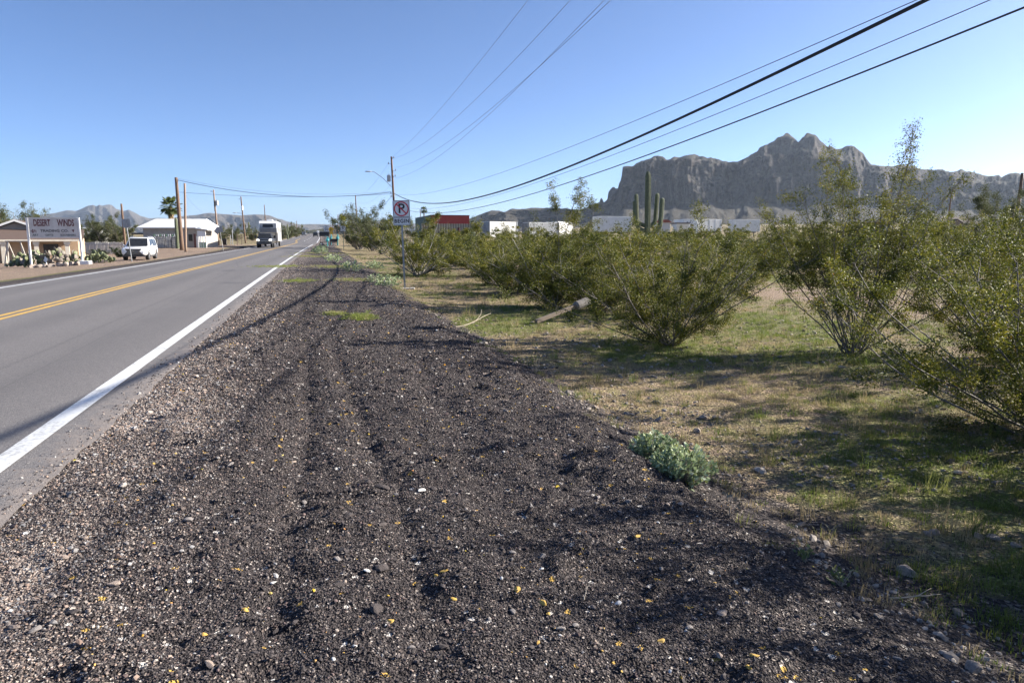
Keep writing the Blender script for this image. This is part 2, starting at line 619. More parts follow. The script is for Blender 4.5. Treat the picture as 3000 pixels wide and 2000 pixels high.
# ---- dark cinder gravel shoulder on the near side
def shoulder_z(x, y):
    s, l = road_sl(x, y)
    e = edge_lat(s)
    d = np.hypot(x, y)
    mid = sstep(-1.7, -1.1, l)
    nf = 1 - sstep(18, 45, d)
    z = height(x, y) + .012 + .012 * mid
    z = z + nf * mid * (.085 * (fbm(x * 1.5, y * 1.5, 61, 3) - .5) + .05 * (fbm(x * 5.5, y * 5.5, 67, 3) - .5) + .022 * (fbm(x * 17, y * 17, 71, 2) - .5))
    # wheel ruts run along the road
    for lc, w, dep in ((-.25, .10, .035), (.28, .09, .03), (1.15, .16, .02)):
        z = z - nf * dep * np.exp(-((l - lc - .12 * np.sin(s * .35 + lc * 3)) / w) ** 2) * sstep(.25, .6, fbm(s * .5, l * 0 + lc, 73, 2))
    # clods
    cl = vnoise(x * 9, y * 9, 77)
    z = z + nf * mid * .035 * sstep(.80, .97, cl)
    # a low mound pushed up beside the two grey green plants
    z = z + .09 * np.exp(-(((x - .75) / .28) ** 2 + ((y - 4.55) / .45) ** 2))
    z = z - (.02 + .16 * sstep(.05, .38, l - e)) * sstep(-.25, .2, l - e)
    return z

def pale_share(s, l):
    a = .40 * (1 - sstep(-1.5, -.3, l)) + .022
    patch = np.exp(-((l + 1.28) / .38) ** 2) * (1 - sstep(6, 9, s)) * sstep(.35, .6, fbm(s * .8, l * 1.2, 83, 3))
    return np.clip(a + 0.75 * patch, 0, .9) * (.6 + .8 * fbm(s * 1.1, l * 1.1, 85, 3))

def build_shoulder():
    s = row_s(-3, 420, .04, 13)
    e = edge_lat(s)
    V, F = sheet(s, -1.76 + 0 * s, e + .42, 104, shoulder_z)
    m, t, p = nt('cinder_gravel')
    P = pos(t)
    vs = nd(t, 'ShaderNodeSeparateColor'); t.links.new(voro(t, P, 105, 1), vs.inputs[0])
    vb = nd(t, 'ShaderNodeSeparateColor'); t.links.new(voro(t, P, 38, 1), vb.inputs[0])
    pale = nd(t, 'ShaderNodeAttribute', attribute_name='pale').outputs['Fac']
    dark = ramp(t, vs.outputs[0], [(0, (.018, .0155, .0165)), (.55, (.046, .0395, .0405)), (.84, (.078, .068, .068)), (.95, (.15, .13, .12)), (1, (.40, .37, .35))])
    lite = ramp(t, vs.outputs[1], [(0, (.08, .066, .06)), (.4, (.20, .16, .14)), (.75, (.34, .28, .24)), (1, (.55, .5, .46))])
    k = mapr(t, mth(t, 'ADD', pale, mapr(t, vs.outputs[2], 0, 1, -.5, .5)), .42, .52)
    c = mix(t, k, dark, lite)
    yel = mth(t, 'GREATER_THAN', vb.outputs[0], .9925)
    c = mix(t, yel, c, (.5, .33, .09))
    wh = mth(t, 'GREATER_THAN', vb.outputs[1], .99)
    c = mix(t, wh, c, (.55, .53, .5))
    big = noise(t, P, 1.2, 4, .6)
    c = mix(t, .8, c, ramp(t, big, [(.3, (.75, .73, .73)), (.7, (1.2, 1.17, 1.15))]), 'MULTIPLY')
    t.links.new(c, p.inputs['Base Color'])
    p.inputs['Roughness'].default_value = .9
    p.inputs['Specular IOR Level'].default_value = .2
    h = mth(t, 'ADD', voro(t, P, 105, 0), mth(t, 'MULTIPLY', voro(t, P, 38, 0), 1.4))
    h = mth(t, 'ADD', h, mth(t, 'MULTIPLY', noise(t, P, 14, 4, .6), 1.6))
    bump(t, p, h, 1.0, .016)
    me = fast_mesh('road_shoulder', V, F, m, True)
    ss, ll = road_sl(V[:, 0], V[:, 1])
    fattr(me, 'pale', pale_share(ss, ll))
    o = ob('road_shoulder', me)
    return tag(o, 'wide shoulder of dark purplish cinder gravel between road and grass', 'road shoulder', kind='structure')
SHOULDER = build_shoulder()

def stone_mesh(seed, mat, flat=.6, sub=2):
    bm = bmesh.new()
    bmesh.ops.create_icosphere(bm, subdivisions=sub, radius=1)
    r = random.Random(seed)
    ax = [Vector((r.uniform(-1, 1), r.uniform(-1, 1), r.uniform(-1, 1))).normalized() for _ in range(7)]
    cut = [r.uniform(.42, .8) for _ in ax]
    for v in bm.verts:
        for a, c in zip(ax, cut):
            q = v.co.dot(a)
            if q > c: v.co -= a * (q - c)
        v.co *= r.uniform(.93, 1.07)
        v.co.z *= flat
    me = bpy.data.meshes.new('stone'); bm.to_mesh(me); bm.free()
    me.materials.append(mat)
    return me

def build_gravel():
    m, t, p = nt('gravel_stone')
    c = inst_color(t)
    c = mix(t, .5, c, ramp(t, noise(t, objco(t), 2.2, 4, .7), [(.3, (.6, .6, .6)), (.7, (1.35, 1.35, 1.35))]), 'MULTIPLY')
    t.links.new(c, p.inputs['Base Color'])
    p.inputs['Roughness'].default_value = .85
    p.inputs['Specular IOR Level'].default_value = .25
    coll = proto_collection('gravel_shape', [stone_mesh(100 + i, m, (.55, .75, .9, .6, .4, .8, .7, .5)[i], 1) for i in range(8)])
    P, S, C = [], [], []
    bins = [(1.2, 3.2, 11000, .0036), (3.2, 4.6, 9500, .004), (4.6, 6.5, 6000, .005), (6.5, 9.5, 2800, .0066), (9.5, 15, 800, .0095), (15, 26, 130, .016), (26, 45, 25, .022)]
    for r0, r1, den, med in bins:
        a0, a1 = R(-62), R(52)
        n = int(den * .5 * (r1 * r1 - r0 * r0) * (a1 - a0))
        r = np.sqrt(RNG.uniform(r0 * r0, r1 * r1, n)); a = RNG.uniform(a0, a1, n)
        x, y = r * np.sin(a), r * np.cos(a)
        s, l = road_sl(x, y); e = edge_lat(s)
        over = RNG.random(n)
        ok = (l > -1.70 - .30 * over ** 14) & (l < e + .05 + (.9 + .9 * (1 - sstep(2, 6, s))) * over ** 3)
        # thinner cover here and there
        x, y, s, l, r = x[ok], y[ok], s[ok], l[ok], r[ok]
        n = len(x)
        ps = pale_share(s, l)
        pl = RNG.random(n) < ps
        tone = RNG.random(n)
        dk = np.stack([.034 + .072 * tone ** 1.4, .0295 + .062 * tone ** 1.4, .030 + .061 * tone ** 1.4], -1)
        br = RNG.random(n) < .12
        dk[br] = dk[br] * [1.9, 1.6, 1.5]
        lt = np.stack([.15 + .27 * tone, .12 + .245 * tone, .105 + .22 * tone], -1) * RNG.choice([[1, 1, 1], [1.05, .92, .85], [.85, .95, 1.05], [.6, .6, .62]], n)
        c = np.where(pl[:, None], lt, dk)
        wh = RNG.random(n) < .0015
        c[wh] = [.62, .61, .58]
        ye = RNG.random(n) < (.0014 + .0014 * (l > 0))
        c[ye] = np.stack([RNG.uniform(.45, .62, ye.sum()), RNG.uniform(.28, .42, ye.sum()), RNG.uniform(.03, .14, ye.sum())], -1)
        rad = med * np.exp(RNG.normal(0, .38, n)) * np.where(pl, 1.25, 1.0) * np.where(wh | ye, 1.25, 1.0)
        bigger = RNG.random(n) < .012
        rad[bigger] *= 1.9
        rad = np.minimum(rad, .03)
        on_asphalt = l < -1.70
        z = np.where(on_asphalt, asphalt_z(x, y) + .001, np.maximum(shoulder_z(x, y), height(x, y) + bumps(x, y) - .16 * (1 - sstep(edge_lat(s) - .35, edge_lat(s) + .05, l))))
        z = z + rad * RNG.uniform(.0, .45, n)
        P.append(np.stack([x, y, z], -1)); C.append(np.c_[c, np.ones(n)])
        S.append(np.stack([rad * RNG.uniform(.8, 1.35, n), rad * RNG.uniform(.75, 1.1, n), rad * RNG.uniform(.7, 1.1, n)], -1))
    # pebbles lying in the grassy verge
    for r0, r1, den, med in [(1.6, 4, 420, .009), (4, 8, 180, .012), (8, 16, 40, .018)]:
        n = int(den * .5 * (r1 * r1 - r0 * r0) * R(110))
        r = np.sqrt(RNG.uniform(r0 * r0, r1 * r1, n)); a = RNG.uniform(R(-50), R(60), n)
        x, y = r * np.sin(a), r * np.cos(a)
        s, l = road_sl(x, y); e = edge_lat(s)
        ok = (l > e + .1) & (fbm(x * 1.1, y * 1.1, 91, 3) > .42)
        x, y = x[ok], y[ok]; n = len(x)
        rad = med * np.exp(RNG.normal(0, .5, n))
        rad = np.minimum(rad, .05)
        tone = RNG.random(n)
        c = np.stack([.12 + .3 * tone, .10 + .27 * tone, .085 + .24 * tone], -1)
        z = height(x, y) + bumps(x, y) + rad * .2
        P.append(np.stack([x, y, z], -1)); C.append(np.c_[c, np.ones(n)])
        S.append(np.stack([rad * RNG.uniform(.8, 1.4, n), rad, rad * .8], -1))
    P, S, C = map(np.concatenate, (P, S, C))
    n = len(P)
    rot = np.stack([RNG.uniform(-.5, .5, n), RNG.uniform(-.5, .5, n), RNG.uniform(0, 6.283, n)], -1)
    scatter('gravel', P, rot, S, RNG.integers(0, 8, n), C, coll, 'loose dark cinder gravel mixed with pale and yellow chips', 'gravel')
    print('gravel', n)
build_gravel()

# ---- the larger stones of the shoulder, one by one
def build_stones():
    mats = {
        'dark': pm('cinder_clod', (.060, .049, .049), (.10, .084, .08), 20, .95, bmp=.01),
        'grey': pm('grey_stone', (.20, .18, .17), (.28, .25, .235), 12, .85, bmp=.004),
        'tan': pm('tan_stone', (.36, .29, .24), (.26, .2, .165), 10, .85, bmp=.004),
        'white': pm('white_stone', (.66, .65, .62), (.55, .53, .50), 9, .8),
        'yellow': pm('yellow_chip', (.60, .40, .10), (.46, .27, .05), 8, .75),
    }
    shapes = {k: [stone_mesh(300 + i * 7 + j, m, .42 if k in ('white', 'yellow') else .65, 2) for i in range(3)] for j, (k, m) in enumerate(mats.items())}
    r = random.Random(5)
    fixed = [((1870, 1548), 'yellow', .021), ((718, 1770), 'yellow', .019), ((596, 1853), 'yellow', .018), ((1143, 1812), 'yellow', .018),
             ((1277, 1672), 'yellow', .016), ((1300, 1667), 'yellow', .017), ((1515, 1728), 'yellow', .018), ((1590, 1755), 'yellow', .019),
             ((1817, 1300), 'yellow', .022), ((2214, 1901), 'yellow', .022), ((1075, 1665), 'white', .020), ((800, 1690), 'white', .018),
             ((1236, 1420), 'white', .021), ((1810, 1740), 'white', .018), ((340, 1720), 'tan', .026), ((1083, 1335), 'white', .014),
             ((1120, 1655), 'dark', .035), ((1105, 1770), 'dark', .035), ((1120, 1415), 'dark', .035)]
    for (px, py), k, rad in fixed:
        b = 1000 - py
        d = np.array([px - 1500, 2000 * math.cos(PITCH) + b * math.sin(PITCH), -2000 * math.sin(PITCH) + b * math.cos(PITCH)])
        q = d * (CAM_H / -d[2])
        place(q[0], q[1], k, rad, shapes, r)
    n = 0
    while n < 230:
        d = r.uniform(2.2, 11) ** 1.0
        a = R(r.uniform(-42, 38))
        x, y = d * math.sin(a), d * math.cos(a)
        s, l = road_sl(x, y)
        if not (-1.55 < l < float(edge_lat(s)) - .02):
            continue
        pale = float(pale_share(np.array([s]), np.array([l]))[0])
        k = 'tan' if r.random() < pale else r.choices(['dark', 'grey', 'white', 'yellow', 'tan'], [3.4, 2.6, .4, .7, .6])[0]
        rad = r.uniform(.011, .019) * (1 + d * .05)
        if k in ('yellow', 'white'): rad *= .72
        if k == 'dark': rad *= r.uniform(.9, 1.4)
        place(x, y, k, rad, shapes, r)
        n += 1

def place(x, y, k, rad, shapes, r):
    o = ob('stone', r.choice(shapes[k]), SHOULDER)
    z = float(shoulder_z(np.array([x]), np.array([y]))[0])
    o.location = (x, y, z + rad * .16)
    o.scale = (rad * r.uniform(.9, 1.5), rad * r.uniform(.8, 1.1), rad * r.uniform(.7, 1.0))
    o.rotation_euler = (r.uniform(-.3, .3), r.uniform(-.3, .3), r.uniform(0, 6.28))
build_stones()

# ---- grass
def tuft_mesh(seed, nb, hgt, spread, wid, mat, droop=.5):
    r = np.random.default_rng(seed)
    V, F = [], []
    for i in range(nb):
        a = r.uniform(0, 6.283); rad = spread * math.sqrt(r.random())
        b = np.array([rad * math.cos(a), rad * math.sin(a), 0])
        L = hgt * r.uniform(.5, 1.15); la = r.uniform(0, 6.283) if r.random() < .4 else a
        ln = L * r.uniform(.1, .9) * droop
        dirv = np.array([math.cos(la), math.sin(la), 0])
        side = np.array([-dirv[1], dirv[0], 0]) * wid * r.uniform(.6, 1.2)
        p1 = b + dirv * ln * .35 + np.array([0, 0, L * .6]); p2 = b + dirv * ln + np.array([0, 0, L * (1 - .25 * droop)])
        k = len(V)
        V += [b - side, b + side, p1 + side * .7, p1 - side * .7, p2]
        F += [(k, k + 1, k + 2, k + 3), (k + 3, k + 2, k + 4)]
    me = bpy.data.meshes.new('tuft'); me.from_pydata([tuple(v) for v in V], [], F); me.materials.append(mat)
    return me

def leafy_bsdf(t, p, col, transl=.35, rough=.5):
    t.links.new(col, p.inputs['Base Color'])
    p.inputs['Roughness'].default_value = rough
    tr = nd(t, 'ShaderNodeBsdfTranslucent'); t.links.new(col, tr.inputs[0])
    mx = nd(t, 'ShaderNodeMixShader'); mx.inputs[0].default_value = transl
    t.links.new(p.outputs[0], mx.inputs[1]); t.links.new(tr.outputs[0], mx.inputs[2])
    t.links.new(mx.outputs[0], t.nodes['Material Output'].inputs['Surface'])

def build_grass():
    m, t, p = nt('grass_blade')
    leafy_bsdf(t, p, inst_color(t), .4, .6)
    coll = proto_collection('grass_shape', [
        tuft_mesh(1, 26, .045, .05, .0016, m, .8), tuft_mesh(2, 26, .06, .06, .0016, m, .7), tuft_mesh(3, 30, .035, .07, .0022, m, 1.0),
        tuft_mesh(4, 34, .13, .05, .0014, m, .9), tuft_mesh(5, 30, .17, .06, .0014, m, 1.0)])
    P, S, C, K = [], [], [], []
    for r0, r1, den in [(1.6, 5, 230), (5, 9, 150), (9, 16, 60), (16, 34, 16), (34, 70, 3.5)]:
        n = int(den * .5 * (r1 * r1 - r0 * r0) * R(112))
        r = np.sqrt(RNG.uniform(r0 * r0, r1 * r1, n)); a = RNG.uniform(R(-50), R(62), n)
        x, y = r * np.sin(a), r * np.cos(a)
        s, l = road_sl(x, y); e = edge_lat(s)
        g = green_mask(x, y)
        cover = fbm(x * .9, y * .9, 95, 4)
        prob = np.clip((l - e + .05) * .9, 0, 1) * np.clip(.25 + 1.6 * (cover - .38) + .6 * g, .04, 1)
        prob = prob * np.where(np.abs(l - 13 - 2 * np.sin(s * .12)) < 2.2, .35, 1)
        ok = RNG.random(n) < prob
        x, y, g, r = x[ok], y[ok], g[ok], r[ok]; n = len(x)
        dry = RNG.random(n) > .12 + .8 * g
        tone = RNG.uniform(.75, 1.25, n)[:, None]
        c = np.where(dry[:, None], [[.33, .265, .15]], [[.13, .175, .03]]) * tone
        mixed = RNG.random(n) < .25
        c[mixed] = [.2, .21, .06] * tone[mixed]
        k = RNG.integers(0, 3, n)
        tall = RNG.random(n) < np.where(dry, .10, .05)
        k[tall] = RNG.integers(3, 5, tall.sum())
        sc = RNG.uniform(.7, 1.35, n) * np.where(r > 9, 1.25, 1.0) * np.where(r > 16, 1.5, 1.0)
        P.append(np.stack([x, y, height(x, y) + bumps(x, y) - .004], -1)); K.append(k)
        S.append(np.stack([sc, sc, sc * RNG.uniform(.7, 1.2, n)], -1)); C.append(np.c_[c, np.ones(n)])
    # thin green and yellow tufts standing in the gravel
    patches = [(-3.55, 13.7, .22, 70, 1), (-2.95, 13.2, .26, 150, 0), (-7.6, 24.2, .6, 180, 0), (-12.4, 36, 1.3, 260, 0), (-6.0, 25.5, .8, 130, 1), (-9.5, 37, 1.5, 300, 1), (-16, 55, 2.2, 400, 1), (-18, 66, 2.6, 400, 1)]
    for bx, by, rad, n, mxd in patches:
        x = bx + RNG.normal(0, rad * .5, n); y = by + RNG.normal(0, rad * .6, n)
        tone = RNG.uniform(.7, 1.3, n)[:, None]
        c = np.where((RNG.random(n) < (.45 if mxd else .12))[:, None], [[.34, .29, .15]], [[.20, .24, .05]]) * tone
        sc = RNG.uniform(.8, 1.7, n)
        z = np.maximum(shoulder_z(x, y), height(x, y) + bumps(x, y) - .1)
        P.append(np.stack([x, y, z], -1)); K.append(RNG.integers(0, 3, n)); S.append(np.stack([sc, sc, sc], -1)); C.append(np.c_[c, np.ones(n)])
    P, S, C, K = map(np.concatenate, (P, S, C, K))
    n = len(P)
    rot = np.stack([RNG.uniform(-.15, .15, n), RNG.uniform(-.15, .15, n), RNG.uniform(0, 6.283, n)], -1)
    scatter('grass', P, rot, S, K, C, coll, 'short green and straw coloured grass over the roadside verge', 'grass')
    print('grass', n)
build_grass()

# ================================================================== PLANTS
def leaf_mat(name, stops, transl=.35, rough=.42):
    m, t, p = nt(name)
    a = nd(t, 'ShaderNodeAttribute', attribute_name='tint').outputs['Fac']
    leafy_bsdf(t, p, ramp(t, a, stops), transl, rough)
    p.inputs['Specular IOR Level'].default_value = .3
    return m

CREO = leaf_mat('creosote_leaf', [(0, (.034, .048, .009)), (.40, (.098, .114, .015)), (.75, (.215, .205, .026)), (.93, (.32, .275, .042)), (1, (.20, .11, .028))], .3, .62)
MESQ = leaf_mat('mesquite_leaf', [(0, (.040, .052, .020)), (.5, (.090, .105, .038)), (1, (.16, .155, .06))], .3, .6)
DULL = leaf_mat('dark_shrub_leaf', [(0, (.018, .030, .012)), (.5, (.034, .052, .02)), (1, (.06, .08, .03))], .25, .6)
BRIT = leaf_mat('silver_leaf', [(0, (.19, .25, .10)), (.5, (.36, .43, .23)), (.85, (.58, .63, .47)), (1, (.30, .32, .07))], .25, .55)
BARK = pm('grey_bark', (.20, .18, .16), (.10, .085, .075), 9, .85, bmp=.004, bscale=30)
BARKP = pm('pale_bark', (.36, .335, .31), (.17, .15, .135), 7, .85, bmp=.003, bscale=30)

def unit(v):
    return v / (np.linalg.norm(v) + 1e-12)

def grow(r, p0, d, L, nseg, wig, up):
    P = [np.asarray(p0, float)]
    d = unit(np.asarray(d, float))
    for i in range(nseg):
        d = unit(d + r.normal(0, wig, 3) + np.array([0, 0, up]))
        P.append(P[-1] + d * L / nseg)
    return np.array(P)

def leaf_quads(C, size, r, upb=.25, asp=.55):
    n = len(C)
    d = r.normal(0, 1, (n, 3)); d[:, 2] += upb; d /= np.linalg.norm(d, axis=1)[:, None]
    w = np.cross(d, r.normal(0, 1, (n, 3))); w /= np.linalg.norm(w, axis=1)[:, None] + 1e-9
    L = (size * r.uniform(.6, 1.3, n))[:, None]
    V = np.stack([C - d * L * .5, C + w * L * asp * .5, C + d * L * .5, C - w * L * asp * .5], 1).reshape(-1, 3)
    F = np.arange(4 * n).reshape(-1, 4)
    return V, F

def bush_meshes(name, seed, H, stems=20, tilt=(8, 60), subs=6, twigs=5, per=12, leaf=.017, spread=.05, lmat=CREO, bmat=BARK,
                sprays=(), stem_r=.014, inner=.0, len_j=(.75, 1.08), twig_k=3, low=.32):
    r = np.random.default_rng(seed)
    BV, BF, nv = [], [], 0
    C, T = [], []
    def put(P, rad, k):
        nonlocal nv
        V, F = tube(P, rad, k)
        BV.append(V); BF.append(np.array(F) + nv); nv += len(V)
    for i in range(stems + len(sprays)):
        if i < stems:
            az = 2 * math.pi * (i + r.uniform(-.4, .4)) / stems * 2.4
            f = (i % stems + .5) / stems
            tl = R(tilt[0] + (tilt[1] - tilt[0]) * math.sqrt(f))
            L = H * r.uniform(*len_j) / max(.72, math.cos(tl * .80))
            d = (math.cos(az) * math.sin(tl), math.sin(az) * math.sin(tl), math.cos(tl))
            up = .045; ns, np_, pp = subs, twigs, per
        else:
            dx, dy, L = sprays[i - stems]
            d = (dx, dy, 1.0); up = .03; ns, np_, pp = subs + 2, max(2, twigs - 1), int(per * .9)
        b = np.array([r.normal(0, .06), r.normal(0, .06), -.03]) * (H / 2)
        S = grow(r, b, d, L, 9, .075, up)
        put(S, np.linspace(stem_r * r.uniform(.7, 1.2) * H / 2, .0035 * H / 2 + .001, 10), 5)
        for tpos in np.linspace(low if i < stems else .45, .98, ns):
            tpos = min(.99, tpos + r.uniform(-.05, .05)); q = tpos * 9; j = min(int(q), 8)
            p0 = S[j] + (S[j + 1] - S[j]) * (q - j)
            sd = unit(S[j + 1] - S[j])
            od = unit(sd + r.normal(0, .55, 3) + np.array([0, 0, .12]))
            L2 = H * r.uniform(.16, .34) * (1 if i < stems else .62)
            Q = grow(r, p0, od, L2, 5, .13, .03)
            put(Q, np.linspace(.0052, .0022, 6) * H / 2, twig_k)
            bt = r.uniform(-.2, .2)
            dens = r.choice([.15, .5, 1.0, 1.6, 2.1]) if i < stems else r.uniform(.7, 1.4)
            for k in range(np_):
                tq = r.uniform(.25, 1.0) * 4.99; jj = int(tq)
                w0 = Q[jj] + (Q[jj + 1] - Q[jj]) * (tq - jj)
                W = grow(r, w0, unit(Q[jj + 1] - Q[jj] + r.normal(0, .6, 3)), H * r.uniform(.05, .12), 2, .2, .08)
                put(W, np.linspace(.0024, .0014, 3) * H / 2, 3)
                n = int(pp * dens * r.uniform(.5, 1.5))
                tt = r.uniform(.1, 1.05, n)[:, None]
                pts = W[0] + (W[2] - W[0]) * tt + r.normal(0, spread * .42, (n, 3))
                C.append(pts); T.append(np.clip(r.normal(.45 + bt, .2, n), 0, 1))
    BV = np.concatenate(BV); BF = np.concatenate([f.reshape(-1, 4) for f in BF])
    bme = fast_mesh(name + '_branches', BV, BF, bmat, True)
    C = np.concatenate(C); T = np.concatenate(T)
    keep = C[:, 2] > .04; C, T = C[keep], T[keep]
    V, F = leaf_quads(C, leaf, r)
    lme = fast_mesh(name + '_foliage', V, F, lmat)
    fattr(lme, 'tint', T, 'FACE')
    return bme, lme, len(C)

def put_bush(name, meshes, label, cat, loc, rz=0, sc=(1, 1, 1), group=None):
    t = thing(name, label, cat, loc, rz, group)
    t.scale = sc
    ob('branches', meshes[0], t); ob('foliage', meshes[1], t)
    return t

def loc_xy(x, y, dz=-.03):
    return (x, y, zt(x, y) + dz)

def build_bushes():
    tot = 0
    near1 = bush_meshes('creosote_a', 21, 1.72, 28, (10, 72), 7, 6, 80, .022, .085, stem_r=.016, len_j=(.8, 1.1), low=.14)
    near2 = bush_meshes('creosote_b', 22, 2.0, 26, (5, 50), 6, 6, 56, .025, .09, stem_r=.013, low=.42,
                        sprays=[(.03, .0, 3.5), (.06, .04, 3.3), (.12, .05, 3.25), (.17, -.03, 3.2), (.22, .0, 3.1), (.30, .05, 3.0), (.38, -.05, 2.9), (-.05, .1, 2.75), (-.14, -.05, 2.6), (-.22, 0, 2.65), (-.36, 0, 2.8), (-.48, .05, 2.7), (.46, 0, 2.7)])
    near3 = bush_meshes('creosote_c', 23, 1.82, 27, (12, 66), 7, 6, 74, .026, .095, stem_r=.014, len_j=(.8, 1.1), low=.14)
    near4 = bush_meshes('creosote_d', 24, 1.95, 26, (6, 56), 7, 6, 62, .032, .11, stem_r=.013, low=.14, bmat=BARKP,
                        sprays=[(-.03, 0, 3.3), (.05, 0, 3.05), (.14, .0, 3.0), (.22, 0, 2.8)])
    mid = bush_meshes('creosote_e', 25, 2.4, 22, (8, 62), 6, 5, 42, .054, .14, stem_r=.015, low=.12, bmat=BARKP)
    mid2 = bush_meshes('creosote_f', 26, 2.4, 20, (10, 66), 6, 5, 42, .054, .14, stem_r=.015, low=.12)
    sprawl = bush_meshes('creosote_g', 27, 2.6, 24, (15, 74), 6, 5, 48, .055, .15, stem_r=.022, low=.22, bmat=BARKP)
    far = bush_meshes('creosote_h', 28, 2.5, 16, (8, 64), 5, 4, 32, .105, .2, stem_r=.015, low=.15)
    mes = bush_meshes('mesquite', 29, 4.0, 14, (12, 58), 7, 6, 56, .075, .24, MESQ, BARK, stem_r=.028, low=.26)
    mesf = bush_meshes('mesquite_far', 30, 4.0, 18, (8, 50), 6, 4, 46, .115, .33, MESQ, BARK, stem_r=.028, low=.2)
    dull = bush_meshes('round_shrub', 31, 1.1, 16, (5, 62), 5, 4, 30, .06, .12, DULL, BARK, stem_r=.02, low=.12)
    B = put_bush
    B('creosote_bush', near1, 'creosote bush at the picture edge with bare stems sweeping low, closest bush', 'bush', loc_xy(5.0, 6.05), .4, (1.12, 1.12, .92))
    B('creosote_bush', near2, 'tallest creosote bush with open fan of dark stems and long leafy sprays against the mountain', 'bush', loc_xy(5.38, 10.6), 0)
    B('creosote_bush', near3, 'dense low creosote bush shading the ground beside the fallen wooden post', 'bush', loc_xy(2.75, 11.7), .9, (1.18, 1.1, 1.0))
    B('creosote_bush', near4, 'tall creosote bush with thin upright sprays behind the fallen wooden post', 'bush', loc_xy(1.1, 18.2), 0, (1.12, 1.12, 1.0))
    B('creosote_bush', near1, 'low bright green creosote bush between the tallest bush and the picture edge', 'bush', loc_xy(7.2, 9.6), 2.2, (1.05, 1.05, 1.08))
    B('creosote_bush', near3, 'creosote bush just outside the view whose shade falls on the verge', 'bush', loc_xy(5.7, 4.3), 2.0, (1.1, 1.1, 1.08))
    B('creosote_bush', near1, 'low creosote bush outside the view shading the bottom corner', 'bush', loc_xy(4.95, 2.55), 1.2, (1.1, 1.1, .98))
    B('creosote_bush', near3, 'creosote bush outside the view that darkens the grassy bottom corner', 'bush', loc_xy(6.3, 3.3), 3.0, (1.05, 1.05, 1.05))
    B('creosote_bush', sprawl, 'sprawling shrub with pale horizontal branches right behind the no parking sign', 'bush', loc_xy(-4.6, 33.5), .3, (1.05, 1.05, 1.02))
    G = 'creosote bushes in the scrub'
    spec = [(1835, 20.5, mid, .75, 'creosote bush filling the gap just below the big saguaro'),
            (1690, 25, mid2, .95, 'creosote bush in front of the white box trailers'),
            (1460, 27, mid, .92, 'creosote bush below the white shipping container'),
            (2140, 23, mid2, .88, 'creosote bush in front of the rounded white camper'),
            (1380, 40, mid2, 1.05, 'creosote bush beside the short stout cactus'),
            (1270, 50, mid, 1.15, 'creosote bush in front of the red building'),
            (1225, 60, mid2, 1.2, 'creosote bush in front of the green building wall'),
            (1570, 36, mid, 1.0, 'creosote bush below the second shipping container'),
            (1780, 42, mid2, 1.05, 'creosote bush behind the tall thin sprays'),
            (1960, 37, mid, .95, 'creosote bush at the foot of the big saguaro'),
            (2060, 46, mid2, 1.0, 'creosote bush in front of the hopper trailer'),
            (2260, 44, mid, .95, 'creosote bush seen through the tallest bush'),
            (2420, 40, mid2, .9, 'creosote bush across the bare field behind the tallest bush'),
            (2560, 47, mid, .95, 'creosote bush below the grey building with the dish'),
            (2690, 43, mid2, 1.0, 'creosote bush below the house with the arch'),
            (1500, 22.5, mid2, .85, 'creosote bush in the gap left of the thin upright sprays'), (1600, 23, mid, .85, 'creosote bush right behind the thin upright sprays'),
            (1765, 17.5, mid2, .75, 'creosote bush between the fallen post and the dense low bush'), (1925, 15.8, mid, .62, 'creosote bush tucked behind the dense low bush'),
            (2065, 17, mid2, .8, 'creosote bush filling the gap left of the tallest bush'), (2185, 29, mid, .9, 'creosote bush behind the left side of the tallest bush'),
            (1425, 33, mid2, .95, 'creosote bush at the far end of the green patch by the sign'), (1330, 43, mid, 1.0, 'creosote bush below the beige corrugated fence'),
            (1650, 33, mid2, .9, 'creosote bush in the second row below the long white trailer'), (1870, 29, mid, .85, 'creosote bush in front of the big saguaro base'),
            (2335, 41, mid2, .95, 'creosote bush on the far edge of the bare field, left one'), (2490, 45, mid, 1.0, 'creosote bush on the far edge of the bare field, middle one'), (2620, 39, mid2, .9, 'creosote bush on the far edge of the bare field, right one'),
            (2750, 34, mid, .9, 'creosote bush in front of the slim pole by the gabled house'), (2860, 31, mid2, 1.0, 'creosote bush in front of the dark mesquite'), (2970, 28, mid, 1.0, 'creosote bush below the leaning pole at the picture edge')]
    for i, (px, Y, v, s, lab) in enumerate(spec):
        B('creosote_bush', v, lab, 'bush', at(px, Y, -.04), i * 1.7, (s * 1.0, s * 1.0, s * (.60 if 1800 < px < 2000 else .70 if px < 2200 else 1.0)), G)
    B('mesquite_tree', mes, 'large dark feathery mesquite at the picture edge under the leaning pole', 'tree', at(2925, 46, -.05), .3, (1.0, 1.0, 1.06))
    B('mesquite_tree', mes, 'brownish mesquite beside the house with the arch', 'tree', at(2790, 40, -.05), 2.3, (.55, .55, .58))
    B('mesquite_tree', mesf, 'pale mesquite behind the bushes left of the gabled house', 'tree', at(2700, 70, -.05), 1.3, (.7, .7, .75))
    B('mesquite_tree', mes, 'broad palo verde in front of the second no parking sign', 'tree', at(1118, 73, -.05), .8, (.98, .98, .86))
    B('mesquite_tree', mesf, 'tall palo verde at the roadside around the far wooden pole', 'tree', at(1052, 96, -.05), 1.9, (1.25, 1.25, 1.25))
    B('mesquite_tree', mesf, 'palo verde between the second no parking sign and the camper trailer', 'tree', at(1090, 88, -.05), 3.1, (1.0, 1.0, 1.05))
    r = random.Random(3)
    lab = 'distant olive green creosote bush in the scrub between verge and mountain'
    k = 0
